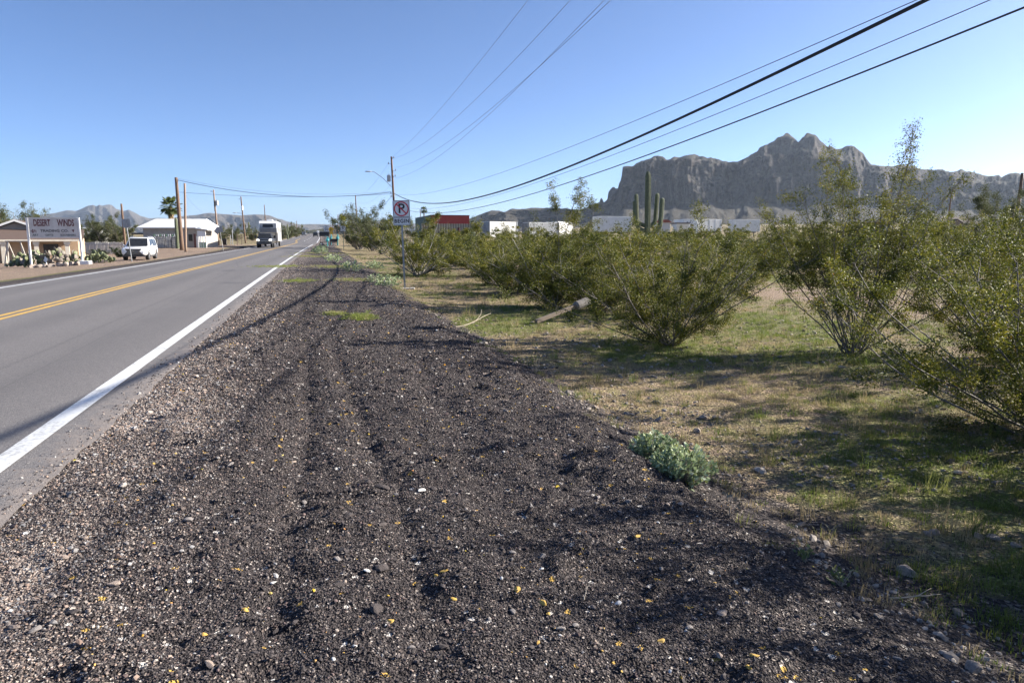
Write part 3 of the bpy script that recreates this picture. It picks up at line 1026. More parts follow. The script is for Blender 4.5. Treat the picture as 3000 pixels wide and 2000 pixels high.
    for Y0, n in ((62, 16), (78, 15), (92, 13)):
        for i in range(n):
            px = 1250 + (i + r.uniform(.1, .9)) * 1850 / n
            Y = Y0 + r.uniform(-7, 7)
            s = r.uniform(.75, 1.05) * (1 if px < 2250 else .8)
            B('creosote_bush', far, lab, 'bush', at(px, Y, -.05), r.uniform(0, 6), (s * 1.1, s * 1.1, s * .74), 'distant creosote bushes')
            k += 1
    # trees across the road
    L = [(35, 92, mesf, 1.2, 'feathery mesquite rising behind the shop roof'), (-60, 95, mesf, 1.1, 'feathery mesquite behind the shop at the picture edge'),
         (300, 112, mesf, .98, 'bushy green tree behind the picket fence'), (348, 106, mesf, .85, 'yellow green tree left of the white roofed house'),
         (252, 118, mesf, .75, 'low grey green tree between the white tent roof and the picket fence'),
         (618, 165, mesf, .72, 'green tree behind the transformer pole'), (655, 175, mesf, .75, 'dark tree left of the street light pole'),
         (692, 172, mesf, .78, 'green tree by the far street light pole'), (740, 178, mesf, .8, 'green tree just ahead of the approaching pickup'),
         (845, 215, mesf, 1.05, 'tall green tree behind the trailer'), (826, 205, mesf, .7, 'low tree touching the back of the trailer'),
         (868, 260, mesf, .8, 'low green bush beyond the trailer at the road'), (884, 330, mesf, .8, 'far green bush along the road bend'),
         (560, 150, mesf, .6, 'low tree behind the porch of the white roofed house')]
    for i, (px, Y, v, s, lb) in enumerate(L):
        B('mesquite_tree', v, lb, 'tree', at(px, Y, -.05), i * 1.3, (s * 1.1, s * 1.1, s), 'trees across the road')
    B('round_shrub', dull, 'dark round shrub in front of the picket fence beside the white car', 'shrub', at(345, 71), 0, (1.0, 1.0, .85))
    B('round_shrub', dull, 'dark round shrub in front of the picket fence behind the prickly pears', 'shrub', at(285, 71), 1, (1.1, 1.1, .75))
build_bushes()

# ---- silvery brittlebush plants on the edge of the gravel
def brittle_meshes(seed, H, W, n, leaf):
    r = np.random.default_rng(seed)
    BV, BF, nv = [], [], 0
    V, F, T = [], [], []
    for i in range(n):
        az = r.uniform(0, 6.283); tl = R(78) * math.sqrt(r.random())
        d = np.array([math.cos(az) * math.sin(tl) * W / H, math.sin(az) * math.sin(tl) * W / H, math.cos(tl) * .9 + .12])
        S = grow(r, (0, 0, 0), d, np.linalg.norm(d) * H * r.uniform(.7, 1.02), 4, .08, .04)
        v, f = tube(S, np.linspace(.003, .0016, 5), 3); BV.append(v); BF.append(np.array(f) + nv); nv += len(v)
        for k in range(r.integers(7, 12)):
            tq = r.uniform(1.8, 3.99); j = int(tq); c = S[j] + (S[j + 1] - S[j]) * (tq - j)
            if k > 4: c = S[4]
            ld = unit(unit(S[4] - S[3]) + r.normal(0, .75, 3) + np.array([0, 0, .15]))
            wd = unit(np.cross(ld, r.normal(0, 1, 3))); up = np.cross(ld, wd)
            L = leaf * r.uniform(.6, 1.15); w = L * .30
            a = c + ld * .006
            b = len(V)
            V += [a, a + ld * L * .35 + wd * w + up * L * .05, a + ld * L * .75 + wd * w * .6, a + ld * L - up * L * .12, a + ld * L * .75 - wd * w * .6, a + ld * L * .35 - wd * w + up * L * .05, a + ld * L * .45 - up * L * .04]
            F += [(b, b + 1, b + 6), (b + 1, b + 2, b + 6), (b + 2, b + 3, b + 6), (b + 3, b + 4, b + 6), (b + 4, b + 5, b + 6), (b + 5, b, b + 6)]
            T += [float(np.clip(r.normal(.5, .25), 0, 1))] * 6
    bme = fast_mesh('brittle_stems', np.concatenate(BV), np.concatenate(BF), BARKP, True)
    lme = fast_mesh('brittle_leaves', np.array(V), np.array(F), BRIT)
    fattr(lme, 'tint', T, 'FACE')
    return bme, lme

def build_brittle():
    a = brittle_meshes(5, .27, .25, 150, .042); b = brittle_meshes(6, .29, .27, 160, .042)
    c = brittle_meshes(7, .45, .5, 40, .09)
    def z(x, y): return max(float(shoulder_z(np.array([x]), np.array([y]))[0]), zt(x, y)) - .01
    put_bush('brittlebush', a, 'silvery leafy brittlebush at the gravel edge, the farther one of the touching pair', 'plant', (1.08, 5.0, z(1.08, 5.0)), 0, (.88, .88, .88))
    put_bush('brittlebush', b, 'silvery leafy brittlebush at the gravel edge, the nearer one of the touching pair', 'plant', (1.17, 4.52, z(1.17, 4.52)), 0, (.88, .88, .88))
    for i, (x, y, s, lb) in enumerate([(-4.15, 23.0, 1.0, 'small silvery plant at the foot of the no parking sign'), (-4.9, 24.6, .75, 'small silvery plant on the gravel edge left of the no parking sign'),
                                       (-7.6, 32.5, 1.2, 'pale silvery plant at the gravel edge beyond the no parking sign'), (-8.0, 40, 1.2, 'grey green round plant standing in the grass beyond the no parking sign'),
                                       (-11.2, 43, 1.3, 'pale silvery plant where the gravel narrows'), (-17.5, 63, 1.6, 'dark green clump on the road bank below the speed limit sign'),
                                       (-19.5, 70, 1.8, 'grey green clump at the road edge by the little cart')]):
        put_bush('brittlebush', c, lb, 'plant', (x, y, z(x, y)), i * 1.1, (s, s, s * .9))
build_brittle()

# ---- cacti
SAG = None
def ribbed(mb, P, rad, ribs=13, depth=.14):
    k = ribs * 2
    P = np.asarray(P, float)
    V, F = tube(P, rad, k)
    V = V.reshape(len(P), k, 3)
    f = np.where(np.arange(k) % 2 == 0, 1.0, 1 - depth)[None, :, None]
    V = P[:, None] + (V - P[:, None]) * f
    F = F + [tuple(range(k - 1, -1, -1)), tuple((len(P) - 1) * k + i for i in range(k))]
    mb.add(V.reshape(-1, 3), F)

def column(x0, y0, z0, z1, r):
    z = np.concatenate([np.linspace(z0, z1 - r * 1.6, 16), z1 - r * np.array([1.2, .8, .45, .2, .05, 0])])
    rad = np.concatenate([np.interp(np.linspace(0, 1, 16), [0, .35, .8, 1], [.86, 1, 1.0, .92]) * r, r * np.array([.86, .74, .58, .38, .2, .03])])
    P = np.stack([x0 + 0 * z, y0 + 0 * z, z], -1)
    return P, rad

def saguaro_mat():
    m, t, p = nt('saguaro_skin')
    v = objco(t)
    n = noise(t, v, 5, 5, .6)
    mp = nd(t, 'ShaderNodeMapping'); mp.inputs['Scale'].default_value = (1, 1, 8); t.links.new(v, mp.inputs['Vector'])
    n2 = noise(t, mp.outputs[0], 6, 4, .7)
    c = ramp(t, n, [(.3, (.085, .105, .055)), (.7, (.15, .165, .09))])
    c = mix(t, mapr(t, n2, .55, .75, 0, .6), c, (.26, .25, .17))
    t.links.new(c, p.inputs['Base Color']); p.inputs['Roughness'].default_value = .7
    return m
SAG = saguaro_mat()

def arm_path(dx, dy, zb, zt_, bend=.35):
    a = np.linspace(0, math.pi / 2, 8)
    h = math.hypot(dx, dy); ux, uy = dx / h, dy / h
    P = [(0, 0, zb)]
    for q in a[1:]:
        P.append((ux * h * math.sin(q), uy * h * math.sin(q), zb + h * .9 * (1 - math.cos(q))))
    for z in np.linspace(P[-1][2], zt_ - .12, 9)[1:]:
        P.append((dx, dy, z))
    for e in (.07, .03, 0): P.append((dx, dy, zt_ - e))
    return np.array(P)

def build_saguaros():
    x, y, z = at(1893, 54)
    t = thing('saguaro_cactus', 'tall saguaro cactus with two pairs of upright arms before the mountain', 'cactus', (x, y, z - .1))
    mb = MB(); P, rad = column(0, 0, 0, 6.85, .24); P[:, 0] += np.linspace(.12, -.03, len(P)); ribbed(mb, P, rad, 14); mb.build('trunk', SAG, t)
    for dx, dy, zb, ze, r in ((-.92, -.15, 2.3, 4.65, .165), (-.72, .35, 2.7, 5.15, .155), (.74, .25, 2.6, 5.2, .165), (1.06, -.15, 2.0, 4.82, .175)):
        mb = MB(); P = arm_path(dx, dy, zb, ze); rad = np.full(len(P), r); rad[-4:] = [r * .95, r * .78, r * .5, r * .06]; rad[0] = r * .8
        P[8:, 0] += np.sign(dx) * np.linspace(0, .12, len(P) - 8)
        ribbed(mb, P, rad, 11); mb.build('arm', SAG, t)
    x, y, z = at(1386, 44)
    t = thing('saguaro_cactus', 'short stout armless cactus beside the bushes below the red building', 'cactus', (x, y, z - .1))
    mb = MB(); P, rad = column(0, 0, 0, 2.3, .27); ribbed(mb, P, rad, 14); mb.build('trunk', SAG, t)
    x, y, z = at(519, 88)
    t = thing('saguaro_cactus', 'bare green cactus column hard against the thick wooden pole', 'cactus', (x, y, z - .1))
    mb = MB(); P, rad = column(0, 0, 0, 4.0, .20); ribbed(mb, P, rad, 12); mb.build('trunk', SAG, t)
    for px, Y, h, lb in ((731, 200, 5.2, 'small far saguaro with a ring of arms left of the pickup'), (844, 205, 4.6, 'far saguaro in front of the tree behind the trailer'), (1112, 150, 3.5, 'far saguaro behind the palo verde')):
        x, y, z = at(px, Y)
        t = thing('saguaro_cactus', lb, 'cactus', (x, y, z - .1))
        mb = MB(); P, rad = column(0, 0, 0, h, .24); ribbed(mb, P, rad, 8); mb.build('trunk', SAG, t)
        for a in range(3):
            mb = MB(); P = arm_path(.6 * math.cos(a * 2.1 + .3), .6 * math.sin(a * 2.1 + .3), h * .35, h * .62); ribbed(mb, P, np.r_[np.full(len(P) - 2, .17), .12, .02], 7); mb.build('arm', SAG, t)
build_saguaros()

# ---- palms
def palm(px, Y, py_c, rad, label, skirt=True):
    x, y, z = at(px, Y)
    hc = zpy(py_c, Y) - z
    t = thing('fan_palm', label, 'palm', (x, y, z))
    r = np.random.default_rng(int(px))
    P = np.stack([.06 * np.sin(np.linspace(0, 2, 12)), 0 * np.linspace(0, 1, 12), np.linspace(-.1, hc, 12)], -1)
    MB().tube(P, np.linspace(.28, .2, 12), 10).build('trunk', pm('palm_trunk', (.19, .14, .10), (.11, .08, .06), 8, .9, bmp=.02), t)
    GM = leaf_mat('palm_frond', [(0, (.035, .055, .015)), (.6, (.085, .11, .03)), (1, (.15, .17, .05))], .3, .5)
    DM = pm('dead_frond', (.36, .26, .14), (.22, .15, .08), 6, .9)
    for i in range(40):
        az = i * 2.399; el = R(78 - i * 3.1) if i < 38 else R(-35)
        d = np.array([math.cos(az) * math.cos(el), math.sin(az) * math.cos(el), math.sin(el)])
        L = rad * r.uniform(.75, 1.05)
        S = grow(r, (P[-1, 0], 0, hc), d, L * .62, 4, .03, -.06)
        V, F, T = [], [], []
        v, f = tube(S, np.linspace(.022, .012, 5), 4); V += list(v); F += [tuple(q) for q in f]
        fd = unit(S[4] - S[3]); sd = unit(np.cross(fd, (0, 0, 1)) + r.normal(0, .1, 3)); nn = np.cross(sd, fd)
        for a in np.linspace(-1.9, 1.9, 15):
            dd = fd * math.cos(a) + sd * math.sin(a)
            l2 = L * .46 * (1 - .12 * abs(a)); b = len(V)
            w = np.cross(dd, nn) * .045 * rad
            V += [S[4], S[4] + dd * l2 * .55 + w, S[4] + dd * l2 + np.array([0, 0, -.16 * l2]), S[4] + dd * l2 * .55 - w]
            F.append((b, b + 1, b + 2, b + 3))
        me = bpy.data.meshes.new('frond'); me.from_pydata([tuple(q) for q in V], [], F); me.materials.append(GM)
        fattr(me, 'tint', r.uniform(.1, .9, len(F)), 'FACE')
        ob('frond', me, t)
    if skirt:
        V, F = [], []
        for i in range(120):
            az = r.uniform(0, 6.283); zz = hc - r.uniform(.1, 1.9)
            d = np.array([math.cos(az), math.sin(az), 0]); b = len(V)
            s = np.array([-d[1], d[0], 0]) * .09
            a = d * .2 + np.array([0, 0, zz]); e = d * r.uniform(.38, .62) + np.array([0, 0, zz - r.uniform(.4, .7)])
            V += [a - s * .4, a + s * .4, e + s, e - s]; F.append((b, b + 1, b + 2, b + 3))
        me = bpy.data.meshes.new('skirt'); me.from_pydata([tuple(q) for q in V], [], F); me.materials.append(DM)
        ob('dead_frond_skirt', me, t)
palm(506, 114, 606, 2.0, 'fan palm with brown skirt rising behind the white roofed house')
palm(1145, 240, 640, 1.5, 'small far fan palm left of the wooden pole by the no parking sign', False)
palm(1243, 240, 616, 1.6, 'small far fan palm above the red and green building', False)

# ---- prickly pears round the shop sign
PEAR = pm('prickly_pear_pad', (.10, .125, .06), (.19, .20, .10), 3, .65, bmp=.01)
PEARP = pm('prickly_pear_purple', (.20, .15, .14), (.13, .14, .09), 3, .65, bmp=.01)
def pad_mesh(mat):
    mb = MB()
    rings = []
    for a in np.linspace(0, math.pi, 7):
        h = .5 - .5 * math.cos(a); w = math.sin(a) * (.38 + .08 * h) + .02
        rings.append([(w * math.cos(q), .09 * math.sin(a) * math.sin(q) + .012 * math.sin(q), h) for q in np.arange(8) * math.pi / 4])
    mb.loft(rings)
    return mb.mesh('pad', mat, True)
PADS = [pad_mesh(PEAR), pad_mesh(PEARP)]
def prickly(px, Y, W, H, n, label, seed, purple):
    r = random.Random(seed)
    t = thing('prickly_pear', label, 'cactus', at(px, Y, -.05))
    for i in range(n):
        a = r.uniform(0, 6.28); q = math.sqrt(r.random())
        z = r.uniform(0, 1) ** .8 * (1 - q * q * .75)
        o = ob('pad', PADS[r.random() < purple], t, (math.cos(a) * q * W, math.sin(a) * q * W * .6, z * (H - .3)))
        s = r.uniform(.26, .42); o.scale = (s, s, s)
        o.rotation_euler = (r.uniform(-.5, .5), r.uniform(-.7, .7) + .5 * math.cos(a) * q, r.uniform(0, 6.28))
prickly(50, 50, 1.0, 1.15, 50, 'dark prickly pear clump left of the shop sign, partly in front of the swing frame', 1, .1)
prickly(98, 49.5, 1.0, 1.4, 60, 'prickly pear clump behind the small diamond sign', 2, .3)
prickly(160, 49.5, 1.25, 1.5, 80, 'purplish prickly pear clump directly below the shop sign', 3, .7)
prickly(205, 50, .8, 1.15, 40, 'small prickly pear clump at the white sign base', 4, .5)
prickly(283, 51.5, 1.05, 1.05, 60, 'yellow green prickly pear clump right of the shop sign', 5, .0)

# ================================================================== MOUNTAINS
def rock_mat(name, c1, c2, c3, veg, sc):
    m, t, p = nt(name)
    P = pos(t)
    mp = nd(t, 'ShaderNodeMapping'); mp.inputs['Scale'].default_value = (1, 1, .35); t.links.new(P, mp.inputs['Vector'])
    n1 = noise(t, mp.outputs[0], sc, 8, .65)
    mp2 = nd(t, 'ShaderNodeMapping'); mp2.inputs['Scale'].default_value = (.25, .25, 2.2); t.links.new(P, mp2.inputs['Vector'])
    n2 = noise(t, mp2.outputs[0], sc, 7, .65)
    n3 = noise(t, P, sc * 9, 6, .7)
    c = ramp(t, n1, [(.32, c1), (.5, c2), (.68, c3)])
    c = mix(t, .5, c, ramp(t, n2, [(.3, (.55, .55, .56)), (.7, (1.4, 1.36, 1.3))]), 'MULTIPLY')
    n4 = noise(t, mp.outputs[0], sc * 26, 5, .7)
    c = mix(t, .8, c, ramp(t, n4, [(.32, (.45, .45, .47)), (.5, (1, 1, 1)), (.68, (1.5, 1.45, 1.38))]), 'MULTIPLY')
    crk = voro(t, mp.outputs[0], sc * 3.2, 0, 'DISTANCE_TO_EDGE')
    c = mix(t, mapr(t, crk, 0, .07, .6, 0), c, tuple(v * .35 for v in c1))
    nz = nd(t, 'ShaderNodeSeparateXYZ'); t.links.new(nd(t, 'ShaderNodeNewGeometry').outputs['Normal'], nz.inputs[0])
    flat = mapr(t, mth(t, 'ADD', nz.outputs[2], mapr(t, n3, .3, .7, -.15, .15)), .62, .82)
    c = mix(t, flat, c, mix(t, n3, veg, tuple(v * 1.7 for v in veg)))
    t.links.new(c, p.inputs['Base Color'])
    p.inputs['Roughness'].default_value = .95; p.inputs['Specular IOR Level'].default_value = .1
    bump(t, p, mth(t, 'ADD', mth(t, 'ADD', n3, mth(t, 'MULTIPLY', n4, .5)), mth(t, 'MULTIPLY', n1, 2)), 1.0, .25 / sc)
    return m

def ridged(x, y, seed, o=5):
    v = 0; a = 1; tot = 0
    for k in range(o):
        v = v + a * (1 - np.abs(2 * vnoise(x * 2 ** k + 3.7 * k, y * 2 ** k, seed + k) - 1)); tot += a; a *= .5
    return v / tot

def build_big_mountain():
    sil = [(1200, 688), (1340, 652), (1375, 641), (1420, 624), (1441, 617), (1462, 617), (1477, 622), (1499, 614), (1550, 611), (1613, 609), (1660, 613), (1698, 615), (1720, 607), (1744, 599), (1757, 596), (1759, 581), (1764, 580), (1768, 594),
           (1776, 588), (1781, 582), (1783, 561), (1792, 552), (1799, 548), (1804, 556), (1811, 556), (1813, 542), (1820, 534), (1823, 503), (1833, 494), (1856, 488), (1879, 475), (1907, 468), (1917, 460), (1926, 457), (1940, 462), (1952, 471), (1980, 468), (2017, 464),
           (2050, 466), (2081, 468), (2100, 474), (2126, 481), (2162, 479), (2186, 467), (2214, 449), (2219, 447), (2223, 435), (2247, 424), (2271, 411), (2278, 403), (2288, 399.5), (2300, 398), (2314, 399.5), (2326, 406), (2338, 416), (2344, 411), (2352, 402), (2364, 397), (2380, 396.5), (2390, 402), (2402, 418), (2424, 439), (2445, 438), (2469, 437),
           (2482, 429), (2493, 428), (2505, 431), (2529, 455), (2554, 485), (2600, 487), (2630, 489), (2683, 492), (2698, 496), (2730, 499), (2757, 497), (2772, 504), (2816, 503), (2854, 508), (2892, 517), (2928, 514), (2933, 522), (2961, 510), (3000, 514), (3100, 522), (3300, 540), (3600, 580), (4000, 650), (4300, 690)]
    t1 = [(1200, 700), (1340, 662), (1420, 640), (1470, 622), (1600, 618), (1744, 605), (1781, 590), (1811, 562), (1823, 510), (1856, 492), (1907, 476), (2017, 470), (2081, 471), (2126, 484), (2200, 474), (2260, 462), (2300, 456), (2400, 462), (2440, 474), (2500, 492), (2554, 510), (2620, 516), (2700, 520), (2800, 530), (2900, 540), (3000, 535), (3300, 560), (3600, 600), (4300, 700)]
    na, nr = 900, 250
    px = np.linspace(1200, 4300, na)
    sx, sy = np.array(sil).T; ysil = np.interp(px, sx, sy)
    tx, ty = np.array(t1).T; y1 = np.interp(px, tx, ty)
    dirx = (px - 1500) / 2022.6
    # distance (along +Y) of foot, cliff, first rim, second cliff and ridge
    a = px / 60.0
    wob = 150 * (fbm(a * .35, a * 0, 201, 4) - .5) + 70 * (ridged(a * 1.1, a * 0 + 2, 205, 3) - .5)
    Yc = 2750 + wob + 0.05 * (px - 1800)
    Yr1 = Yc + 330 + 60 * (fbm(a, a * 0 + 4, 209, 3) - .5)
    Yr = Yc + 800
    foot = Yc - 620
    tnorm = np.linspace(0, 1, nr)
    # knots in t: foot 0, talus top .42, cliff top .66, rim .74, second cliff .84, ridge .93, back 1
    kt = np.array([0, .42, .52, .60, .70, .76, .86, .94, 1.0])
    X = np.empty((nr, na)); Y = np.empty_like(X); Z = np.empty_like(X)
    zfoot = land(dirx * foot, foot) - 3
    zsil = zpy(ysil, Yr)
    z1 = zpy(y1, Yr1)
    z1 = np.minimum(z1, zsil * Yr1 / Yr)
    rel = np.clip(z1 - zfoot, 5, None)
    tal = zfoot + rel * (.30 + .10 * (fbm(a * .8, a * 0 + 9, 213, 3) - .5))
    ZK = np.stack([zfoot, tal, zfoot + rel * .60, zfoot + rel * .70, zfoot + rel * .95, z1, z1 + (zsil - z1) * .80, zsil, zsil - 60], 0)
    YK = np.stack([foot, Yc, Yc + 28, Yc + 70, Yc + 105, Yr1, Yr1 + 190, Yr, Yr + 500], 0)
    for i in range(na):
        Z[:, i] = np.interp(tnorm, kt, ZK[:, i]); Y[:, i] = np.interp(tnorm, kt, YK[:, i])
    X = dirx[None] * Y
    PX = np.repeat(px[None], nr, 0); T = np.repeat(tnorm[:, None], na, 1)
    # buttresses and gullies: push the faces in and out, most on the cliffs
    cl = sstep(.34, .46, T) * (1 - sstep(.80, .93, T))
    warp = 1.6 * (fbm(PX / 60, T * 4, 219, 3) - .5)
    g = ridged(PX / 85 + warp * .6, T * 1.5 + PX / 300, 221, 6) - .6
    g2 = ridged(PX / 26 + warp, T * 5, 227, 5) - .6
    g3 = fbm(PX / 6, T * 40, 229, 4) - .5
    rl = np.clip(rel / 250, .1, 1)[None]
    push = cl * (250 * g + 95 * g2 + 50 * g3) * rl
    Y2 = Y - push; X2 = dirx[None] * Y2
    ta = sstep(.03, .2, T) * (1 - sstep(.40, .5, T))
    Z = Z + ta * 46 * (ridged(PX / 80 + warp * .4, T * 1.4, 231, 5) - .6) * rl
    top = sstep(.66, .74, T) * (1 - sstep(.88, .94, T))
    Z = Z + top * 60 * (fbm(PX / 30, T * 12, 237, 5) - .5) * rl
    # ledges: level beds weather back unevenly
    lvl = Z / 34 + 1.2 * fbm(PX / 90, T * 2, 243, 3)
    Z = Z + cl * 9 * (lvl - np.floor(lvl) - .5) * rl + cl * 22 * (fbm(PX / 12, T * 34, 239, 4) - .5) * rl
    # keep the skyline: nothing in front may rise above it
    lim = zpy(ysil[None], Y2)
    Z = np.where(T < .9, np.minimum(Z, lim - 1), Z)
    rough = 7 * (fbm(px / 9.0, px * 0, 241, 4, .6) - .5)
    Z = Z + sstep(.88, .93, T) * (1 - sstep(.95, 1, T)) * rough[None] * rl
    X2 = xpx(PX, Y2, Z)
    V = np.stack([X2, Y2, Z], -1).reshape(-1, 3)
    m = rock_mat('mountain_rock', (.038, .035, .037), (.075, .068, .069), (.20, .172, .155), (.075, .069, .058), .009)
    o = ob('mountain', fast_mesh('mountain', V, grid_faces(nr, na), m, False))
    tag(o, 'big flat topped rocky mountain with sheer cliffs and talus', 'mountain', kind='structure')
build_big_mountain()

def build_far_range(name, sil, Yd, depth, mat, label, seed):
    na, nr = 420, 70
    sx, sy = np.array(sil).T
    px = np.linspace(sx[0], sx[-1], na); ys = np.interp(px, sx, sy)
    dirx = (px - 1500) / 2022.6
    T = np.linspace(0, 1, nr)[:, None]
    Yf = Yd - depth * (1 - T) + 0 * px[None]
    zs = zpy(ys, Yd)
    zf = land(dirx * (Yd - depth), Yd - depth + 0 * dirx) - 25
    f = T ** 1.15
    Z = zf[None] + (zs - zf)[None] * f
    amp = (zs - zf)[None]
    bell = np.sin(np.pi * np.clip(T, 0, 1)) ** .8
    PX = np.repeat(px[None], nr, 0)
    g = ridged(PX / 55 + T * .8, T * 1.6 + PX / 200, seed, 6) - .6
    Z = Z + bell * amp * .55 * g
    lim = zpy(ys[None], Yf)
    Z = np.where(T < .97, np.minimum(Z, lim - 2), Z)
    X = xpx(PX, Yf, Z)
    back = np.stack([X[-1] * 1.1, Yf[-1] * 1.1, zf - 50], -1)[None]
    V = np.concatenate([np.stack([X, Yf, Z], -1), back]).reshape(-1, 3)
    o = ob('mountain', fast_mesh('mountain', V, grid_faces(nr + 1, na), mat, True))
    tag(o, label, 'mountain', kind='structure')
FARM = rock_mat('far_rock', (.085, .082, .095), (.125, .115, .12), (.20, .17, .15), (.13, .115, .10), .0022)  # rock tones cooled so part of the blue distance haze sits in the colour
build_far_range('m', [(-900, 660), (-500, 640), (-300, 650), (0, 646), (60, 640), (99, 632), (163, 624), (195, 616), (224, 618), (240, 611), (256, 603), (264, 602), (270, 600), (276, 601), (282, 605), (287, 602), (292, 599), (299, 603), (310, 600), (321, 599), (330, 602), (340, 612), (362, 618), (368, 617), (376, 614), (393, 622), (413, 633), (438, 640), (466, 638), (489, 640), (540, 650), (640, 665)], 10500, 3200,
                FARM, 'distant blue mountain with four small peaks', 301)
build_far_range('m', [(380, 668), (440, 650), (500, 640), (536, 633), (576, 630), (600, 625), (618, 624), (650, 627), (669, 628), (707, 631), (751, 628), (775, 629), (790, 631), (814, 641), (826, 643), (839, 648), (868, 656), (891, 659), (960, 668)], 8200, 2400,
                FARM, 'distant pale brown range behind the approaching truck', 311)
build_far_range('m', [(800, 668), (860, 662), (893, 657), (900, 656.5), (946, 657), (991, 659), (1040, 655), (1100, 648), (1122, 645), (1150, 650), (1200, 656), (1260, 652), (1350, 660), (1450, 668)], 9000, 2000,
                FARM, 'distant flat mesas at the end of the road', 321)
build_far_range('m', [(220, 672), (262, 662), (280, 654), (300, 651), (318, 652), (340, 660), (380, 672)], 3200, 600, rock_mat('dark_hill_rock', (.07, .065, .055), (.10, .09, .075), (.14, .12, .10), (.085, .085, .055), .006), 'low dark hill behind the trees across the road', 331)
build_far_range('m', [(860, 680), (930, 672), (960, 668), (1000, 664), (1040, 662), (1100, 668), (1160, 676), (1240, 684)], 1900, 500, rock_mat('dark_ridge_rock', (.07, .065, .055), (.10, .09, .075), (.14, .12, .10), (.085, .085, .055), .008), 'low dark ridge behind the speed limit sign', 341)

# ---- the air
def build_haze():
    mb = MB().box((-14500, -3000, -60), (14500, 14500, 640))
    m = bpy.data.materials.new('haze_air'); m.use_nodes = True
    t = m.node_tree; t.nodes.clear()
    out = nd(t, 'ShaderNodeOutputMaterial'); v = nd(t, 'ShaderNodeVolumePrincipled')
    v.inputs['Color'].default_value = (.68, .81, 1.0, 1)
    v.inputs['Density'].default_value = 3.2e-5
    v.inputs['Anisotropy'].default_value = .22
    t.links.new(v.outputs[0], out.inputs['Volume'])
    o = mb.build('haze', m)
    tag(o, 'thin blue desert haze in front of the far mountains', 'haze', kind='stuff')
build_haze()

# ================================================================== THINGS
WOOD = pm('pole_wood', (.20, .125, .08), (.11, .07, .05), 5, .85, bmp=.01, stretch=(6, 6, .6))
WOODL = pm('pale_pole_wood', (.33, .235, .17), (.22, .15, .11), 5, .85, bmp=.01, stretch=(6, 6, .6))
STEEL = pm('galvanised_steel', (.36, .37, .38), (.28, .29, .30), 9, .5, .6)
DKSTEEL = pm('dark_steel', (.10, .10, .105), (.06, .06, .065), 9, .55, .4)
WHITE = pm('white_paint', (.78, .78, .76), (.70, .70, .68), 3, .55)
CREAM = pm('cream_paint', (.72, .66, .54), (.62, .56, .45), 3, .7)
BLACKW = pm('black_cable', (.012, .012, .013), (.02, .02, .021), 9, .5)
GREYW = pm('bare_wire', (.14, .14, .145), (.09, .09, .095), 9, .45, .6)
BLACK = pm('black_paint', (.02, .02, .021), (.03, .03, .031), 5, .5)
RED = pm('red_sign_paint', (.62, .02, .04), (.52, .018, .035), 5, .45)
SIGNW = pm('sign_white', (.80, .81, .81), (.74, .75, .75), 4, .4)
CONC = pm('concrete', (.44, .42, .39), (.34, .32, .30), 8, .9, bmp=.004)
GLASS = pm('dark_glass', (.02, .022, .025), (.03, .032, .035), 3, .08)
RUBBER = pm('tyre_rubber', (.018, .018, .018), (.03, .029, .028), 12, .85)
ALU = pm('wheel_alloy', (.5, .5, .5), (.4, .4, .4), 6, .35, .8)
CHROME = pm('chrome_trim', (.6, .6, .6), (.5, .5, .5), 6, .2, .9)

# ---- utility poles and wires
POLE0 = np.array([-14.264, 84.874])
def pole(name, label, px, Y, py_top, r0=.15, r1=.10, lean=(0, 0), mat=WOOD, cat='utility pole', group=None):
    x, y, z = at(px, Y)
    h = zpy(py_top, Y) - z
    t = thing(name, label, cat, (x, y, z), 0, group)
    n = 8
    P = np.stack([np.linspace(0, lean[0], n), np.linspace(0, lean[1], n), np.linspace(-.3, h, n)], -1)
    MB().tube(P, np.linspace(r0, r1, n), 10).build('shaft', mat, t, True)
    return t, h, (x + lean[0], y + lean[1], z + h)

def insulator(t, x, y, z, dx=-.35):
    mb = MB().tube([(x, y, z), (x + dx, y, z + .12)], .018, 5).tube([(x + dx, y, z + .05), (x + dx, y, z + .12), (x + dx, y, z + .19), (x + dx, y, z + .26)], [.05, .075, .05, .07], 8)
    mb.build('insulator', pm('insulator_glaze', (.22, .2, .2), (.15, .14, .14), 5, .3), t)

def transformer(t, x, y, z, side=-1):
    mb = MB().tube([(0, 0, 0), (0, 0, .05), (0, 0, .72), (0, 0, .78)], [.2, .22, .22, .17], 14).tube([(.06, 0, .78), (.06, 0, .98)], [.035, .025], 6).tube([(-.07, 0, .78), (-.07, 0, .98)], [.035, .025], 6)
    mb.box((-side * .2 - .05, -.03, .15), (-side * .2 + .1, .03, .22)).box((-side * .2 - .05, -.03, .5), (-side * .2 + .1, .03, .57))
    mb.build('transformer', pm('transformer_grey', (.46, .47, .47), (.4, .41, .41), 4, .5), t, loc=(x + side * .38, y, z))

def lamp_arm(t, x, z0, L, rise, side=-1):
    P = np.array([(x, 0, z0), (x + side * L * .45, 0, z0 + rise * .62), (x + side * L * .85, 0, z0 + rise), (x + side * L, 0, z0 + rise)])
    a = MB().tube(P, .035, 6).build('lamp_arm', STEEL, t)
    e = x + side * L
    MB().loft([[(e + side * q * 1.0, w * c, z0 + rise + h * sn) for c, sn in ((1, 0), (.5, .7), (-.5, .7), (-1, 0), (-.6, -.4), (.6, -.4))] for q, w, h in ((-.15, .06, .06), (.1, .15, .11), (.45, .17, .12), (.7, .05, .05))]).build('lamp_head', pm('lamp_head_grey', (.5, .5, .5), (.42, .42, .42), 4, .5), t, True)

